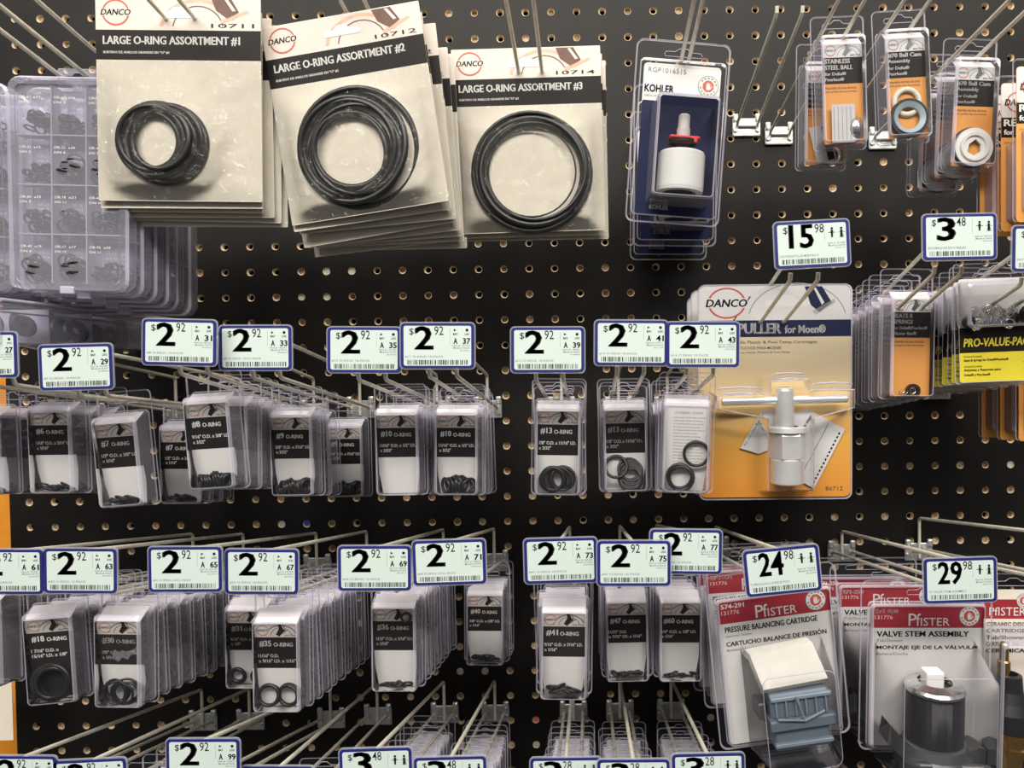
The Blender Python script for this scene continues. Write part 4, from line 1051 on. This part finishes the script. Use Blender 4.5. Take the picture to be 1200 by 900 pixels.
inst(KQ, 'cartridge_pack', 'crimson headed PRESSURE BALANCING CARTRIDGE pack with blue-grey block, frontmost', 'cartridge pack', q0, (R(1), R(-5.5), R(4)), CG)
inst(KQ, 'cartridge_pack', 'crimson headed pressure cartridge pack, second in its stack', 'cartridge pack', q0 + Vector((-.003, .050, .004)), (R(1), R(-3), 0), CG)
inst(KQ, 'cartridge_pack', 'crimson headed pressure cartridge pack, rearmost in its stack', 'cartridge pack', q0 + Vector((-.005, .100, -.006)), (R(1), R(-1), 0), CG)
def brass_kit():
    k = Kit()
    b = MB(); b.slab(rrect(-26, 26, 4, 127, 4), -1.2, -1.8, CREAM); b.rect(-26, 26, 103, 119, -1.9, CRIM); ci = k.add('backing_card', b)
    b = MB(); b.text('PfISTER', -20, 105.5, 30, 7, -2.0, CARD, False)
    for i, t in enumerate(('CERAMIC DISC', 'CARTRIDGE', 'Tub/Shower', 'CARTUCHO DISCO', 'CERAMICA')): b.text(t, -22, 97 - i * 5.5, 32, 3.2, -2.0, INK, True)
    k.add('lettering', b, ci)
    b = MB(); emblem(b, 8, 118, 6, -2.0); k.add('emblem', b, ci)
    b = MB(); b.lathe((-14, -14, 0), [(3, 88), (3.6, 87), (3.6, 74), (5, 73), (5, 62)], BRASS); b.lathe((-7, -14, 0), [(13.5, 19), (15.5, 18), (15.5, 14), (12, 12), (12, 6), (13.5, 5), (13.5, -2), (9, -4), (9, -30)], BRASS); k.add('brass_valve', b)
    b = MB(); b.lathe((-9, -14, 0), [(6, 63), (9, 62), (10, 50), (13, 42), (16.5, 34), (16.5, 20), (14, 18)], RUBBER); k.add('black_body', b)
    k.add('clear_shell', shell(62, 140, (-28, 28, -32, 100), 34, 132, bevel_top=8, rad=5))
    return k
KR = brass_kit()
b0 = P(1182, 868, dep(1.23))
inst(KR, 'cartridge_pack', 'cream carded cartridge pack with brass and black valve at right edge', 'cartridge pack', b0, (R(1), R(1), 0), CG)

# ------------------------------------------------------------------ clear compartment cases
def case_kit(seed, cols=3, rows=4, W=86.0, H=152.0, T=13.0):
    rnd = random.Random(seed); k = Kit(); L = lambda q, y: [(x, y, z) for x, z in q]
    b = MB(); O = rrect(-W / 2, W / 2, 0, H, 9); A = rrect(-W / 2 + 1.5, W / 2 - 1.5, 1.5, H - 1.5, 8); C = rrect(-W / 2 + 6, W / 2 - 6, 6, H - 6, 5)
    b.loft([L(A, 0), L(O, -1.5), L(O, -T * .45)], [CASE_E, CASE], CASE, None); k.add('tray', b)
    b = MB(); b.loft([L(O, -T * .5), L(O, -T + 1.8), L(A, -T), L(C, -T + .1), L(C, -T + 1.2)], [CASE, CASE_E, CASE, CASE_E], None, CASE); k.add('lid', b)
    b = MB()
    for i in range(1, cols): x = -W / 2 + 6 + (W - 12) * i / cols; b.box(x - .5, x + .5, -1.5, -T + 2, 6, H - 6, CASE_E, .2)
    for j in range(1, rows): z = 6 + (H - 12) * j / rows; b.box(-W / 2 + 6, W / 2 - 6, -1.5, -T + 2, z - .5, z + .5, CASE_E, .2)
    k.add('dividers', b)
    b = MB()
    for i in range(cols):
        for j in range(rows):
            x = -W / 2 + 6 + (W - 12) * (i + .12) / cols; z = 6 + (H - 12) * (j + .72) / rows
            b.text('OR-%d' % rnd.randint(10, 99), x, z, 8, 1.8, -T + .9, WHITE, False); b.text('x%d' % rnd.randint(10, 40), x + 10, z, 5, 1.8, -T + .9, WHITE, False)
            b.text('DN %d' % rnd.randint(3, 30), x, z - 3.4, 8, 1.6, -T + .9, WHITE, False)
    k.add('lettering', b, 1)
    for i in range(cols):
        for j in range(rows):
            b = MB(); cw = (W - 12) / cols; ch = (H - 12) / rows; cx = -W / 2 + 6 + cw * (i + .5); cz = 6 + ch * j
            Rr = rnd.choice((2.2, 2.8, 3.6, 4.6, 6.0)); n = int(150 / (Rr * Rr)) + 7
            for q in range(min(n, 22)):
                o = Rr + .7; b2 = MB().torus((0, 0, 0), Rr, .75, RUBBER, 'y', 14, 5)
                M = Matrix.Translation((cx + rnd.uniform(-1, 1) * (cw / 2 - o - .8), -T * .5 + rnd.uniform(-1, 1), cz + 1.5 + o * .6 + rnd.uniform(0, ch * .32))) @ Euler((R(rnd.choice((10, 30, 70))), 0, R(rnd.uniform(-40, 40)))).to_matrix().to_4x4()
                b.add([tuple(M @ Vector(p)) for p in b2.v], b2.f, RUBBER, True)
            k.add('o_ring_pile', b, 0, None, None, 'stuff')
    b = MB(); b.slab(rrect(-14, 14, H - 3, H + 9, 2), -1, -2.2, CASE, CASE_E, [euro(0, H + 3, 18, 4.5)]); k.add('hang_tab', b)
    b = MB(); b.box(-5, 5, -T + 2, -T - 1.2, -1.5, 4, CASE_E, .6); k.add('latch', b, 1)
    return k
KC = case_kit(4); XG = 'clear compartment cases of O-rings'
a0 = P(94, 344, dep(1.37))
inst(KC, 'compartment_case', 'clear compartment case of small O-rings left of the #1 bags, frontmost', 'case', a0, (R(1), R(2.0), 0), XG)
for i in range(1, 6):
    inst(KC, 'compartment_case', 'clear compartment case, %s in the stack below the #1 bags' % ORD[i], 'case', a0 + Vector((rb.uniform(0, .002), .0155 * i, -.0022 * i)), (R(1), R(1.5 + rb.uniform(-.6, .6)), 0), XG)
a1 = P(-36, 345, dep(1.34))
inst(KC, 'compartment_case', 'clear compartment case cut off by the left edge, frontmost', 'case', a1, (R(1), R(1), 0), XG)
for i in range(1, 4):
    inst(KC, 'compartment_case', 'clear compartment case at the left edge, %s in its stack' % ORD[i], 'case', a1 + Vector((.002, .018 * i, -.0022 * i)), (R(1), R(.6), 0), XG)

# ------------------------------------------------------------------ clear bin of washers standing out from the board
def bin_kit():
    k = Kit(); L0, L1 = -4.0, -236.0; X0, X1 = -58.0, 0.0; H = 30.0
    b = MB()
    for (xa, xb) in ((X0, X0 + 1.4), (X1 - 1.4, X1)): b.box(xa, xb, L0, L1, 0, H, CASE, .5)
    b.box(X0, X1, L0, L1, 0, 1.4, CASE, .4); b.box(X0, X1, L1, L1 - 1.4, 0, H, CASE, .4); b.box(X0, X1, L0, L0 - 1.4, 0, H, CASE, .4)
    k.add('body', b)
    b = MB()
    for xx in (X0 + .7, X1 - .7): b.tube([(xx, L0, H), (xx, L1, H)], 1.6, CASE_E, 8); b.tube([(xx, L0, H - 8), (xx, L1, H - 8)], .7, CASE_E, 6)
    b.tube([(X0, L1, H), (X1, L1, H)], 1.6, CASE_E, 8); k.add('rim', b)
    for i in range(1, 5):
        y = L0 + (L1 - L0) * i / 5; b = MB(); b.box(X0 + 1.4, X1 - 1.4, y, y - 1.2, 1.4, H - 3, CASE_E, .3); k.add('divider', b)
    rnd = random.Random(8)
    for i in range(5):
        for q in range(7):
            y = L0 + (L1 - L0) * (i + rnd.uniform(.22, .78)) / 5; Rr = rnd.choice((7, 8.5, 10))
            b = MB(); b.lathe((0, 0, 0), [(Rr * .35, 1.6), (Rr * .9, 1.6), (Rr, 0), (Rr * .9, -1.6), (Rr * .35, -1.6)], paint('blue_black_rubber', (0.03, 0.034, 0.05), .4), 'x', 22, True, True)
            k.add('washer', b, -1, Matrix.Translation(Vector((-5 - q * 7, y, Rr + 2.5 + rnd.uniform(0, 6))) * .001) @ Euler((0, R(rnd.uniform(-22, 22)), R(rnd.uniform(-25, 25)))).to_matrix().to_4x4())
    return k
pb = P(225, 412, 0)
inst(bin_kit(), 'washer_bin', 'long clear bin of dark rubber washers standing out at left', 'bin', Vector((pb.x, 0, pb.z)))

# ------------------------------------------------------------------ cream bag at the lower left edge
def edge_bag_kit():
    k = Kit()
    b = MB(); b.slab(rrect(-40, 12.5, -14, 48, 1), 0, -.5, CREAM, CREAM_E); k.add('backing_card', b)
    b = MB(); b.tube([(-10 + 9 * math.cos(R(a)), -1.5, 34 + 4 * math.sin(R(a))) for a in range(0, 360, 20)], .5, GREYINK, 5, True); k.add('printed_outline', b)
    return k
inst(edge_bag_kit(), 'part_bag', 'cream card peeking out at the lower left edge', 'bag', P(0, 850, .06), (0, 0, 0))
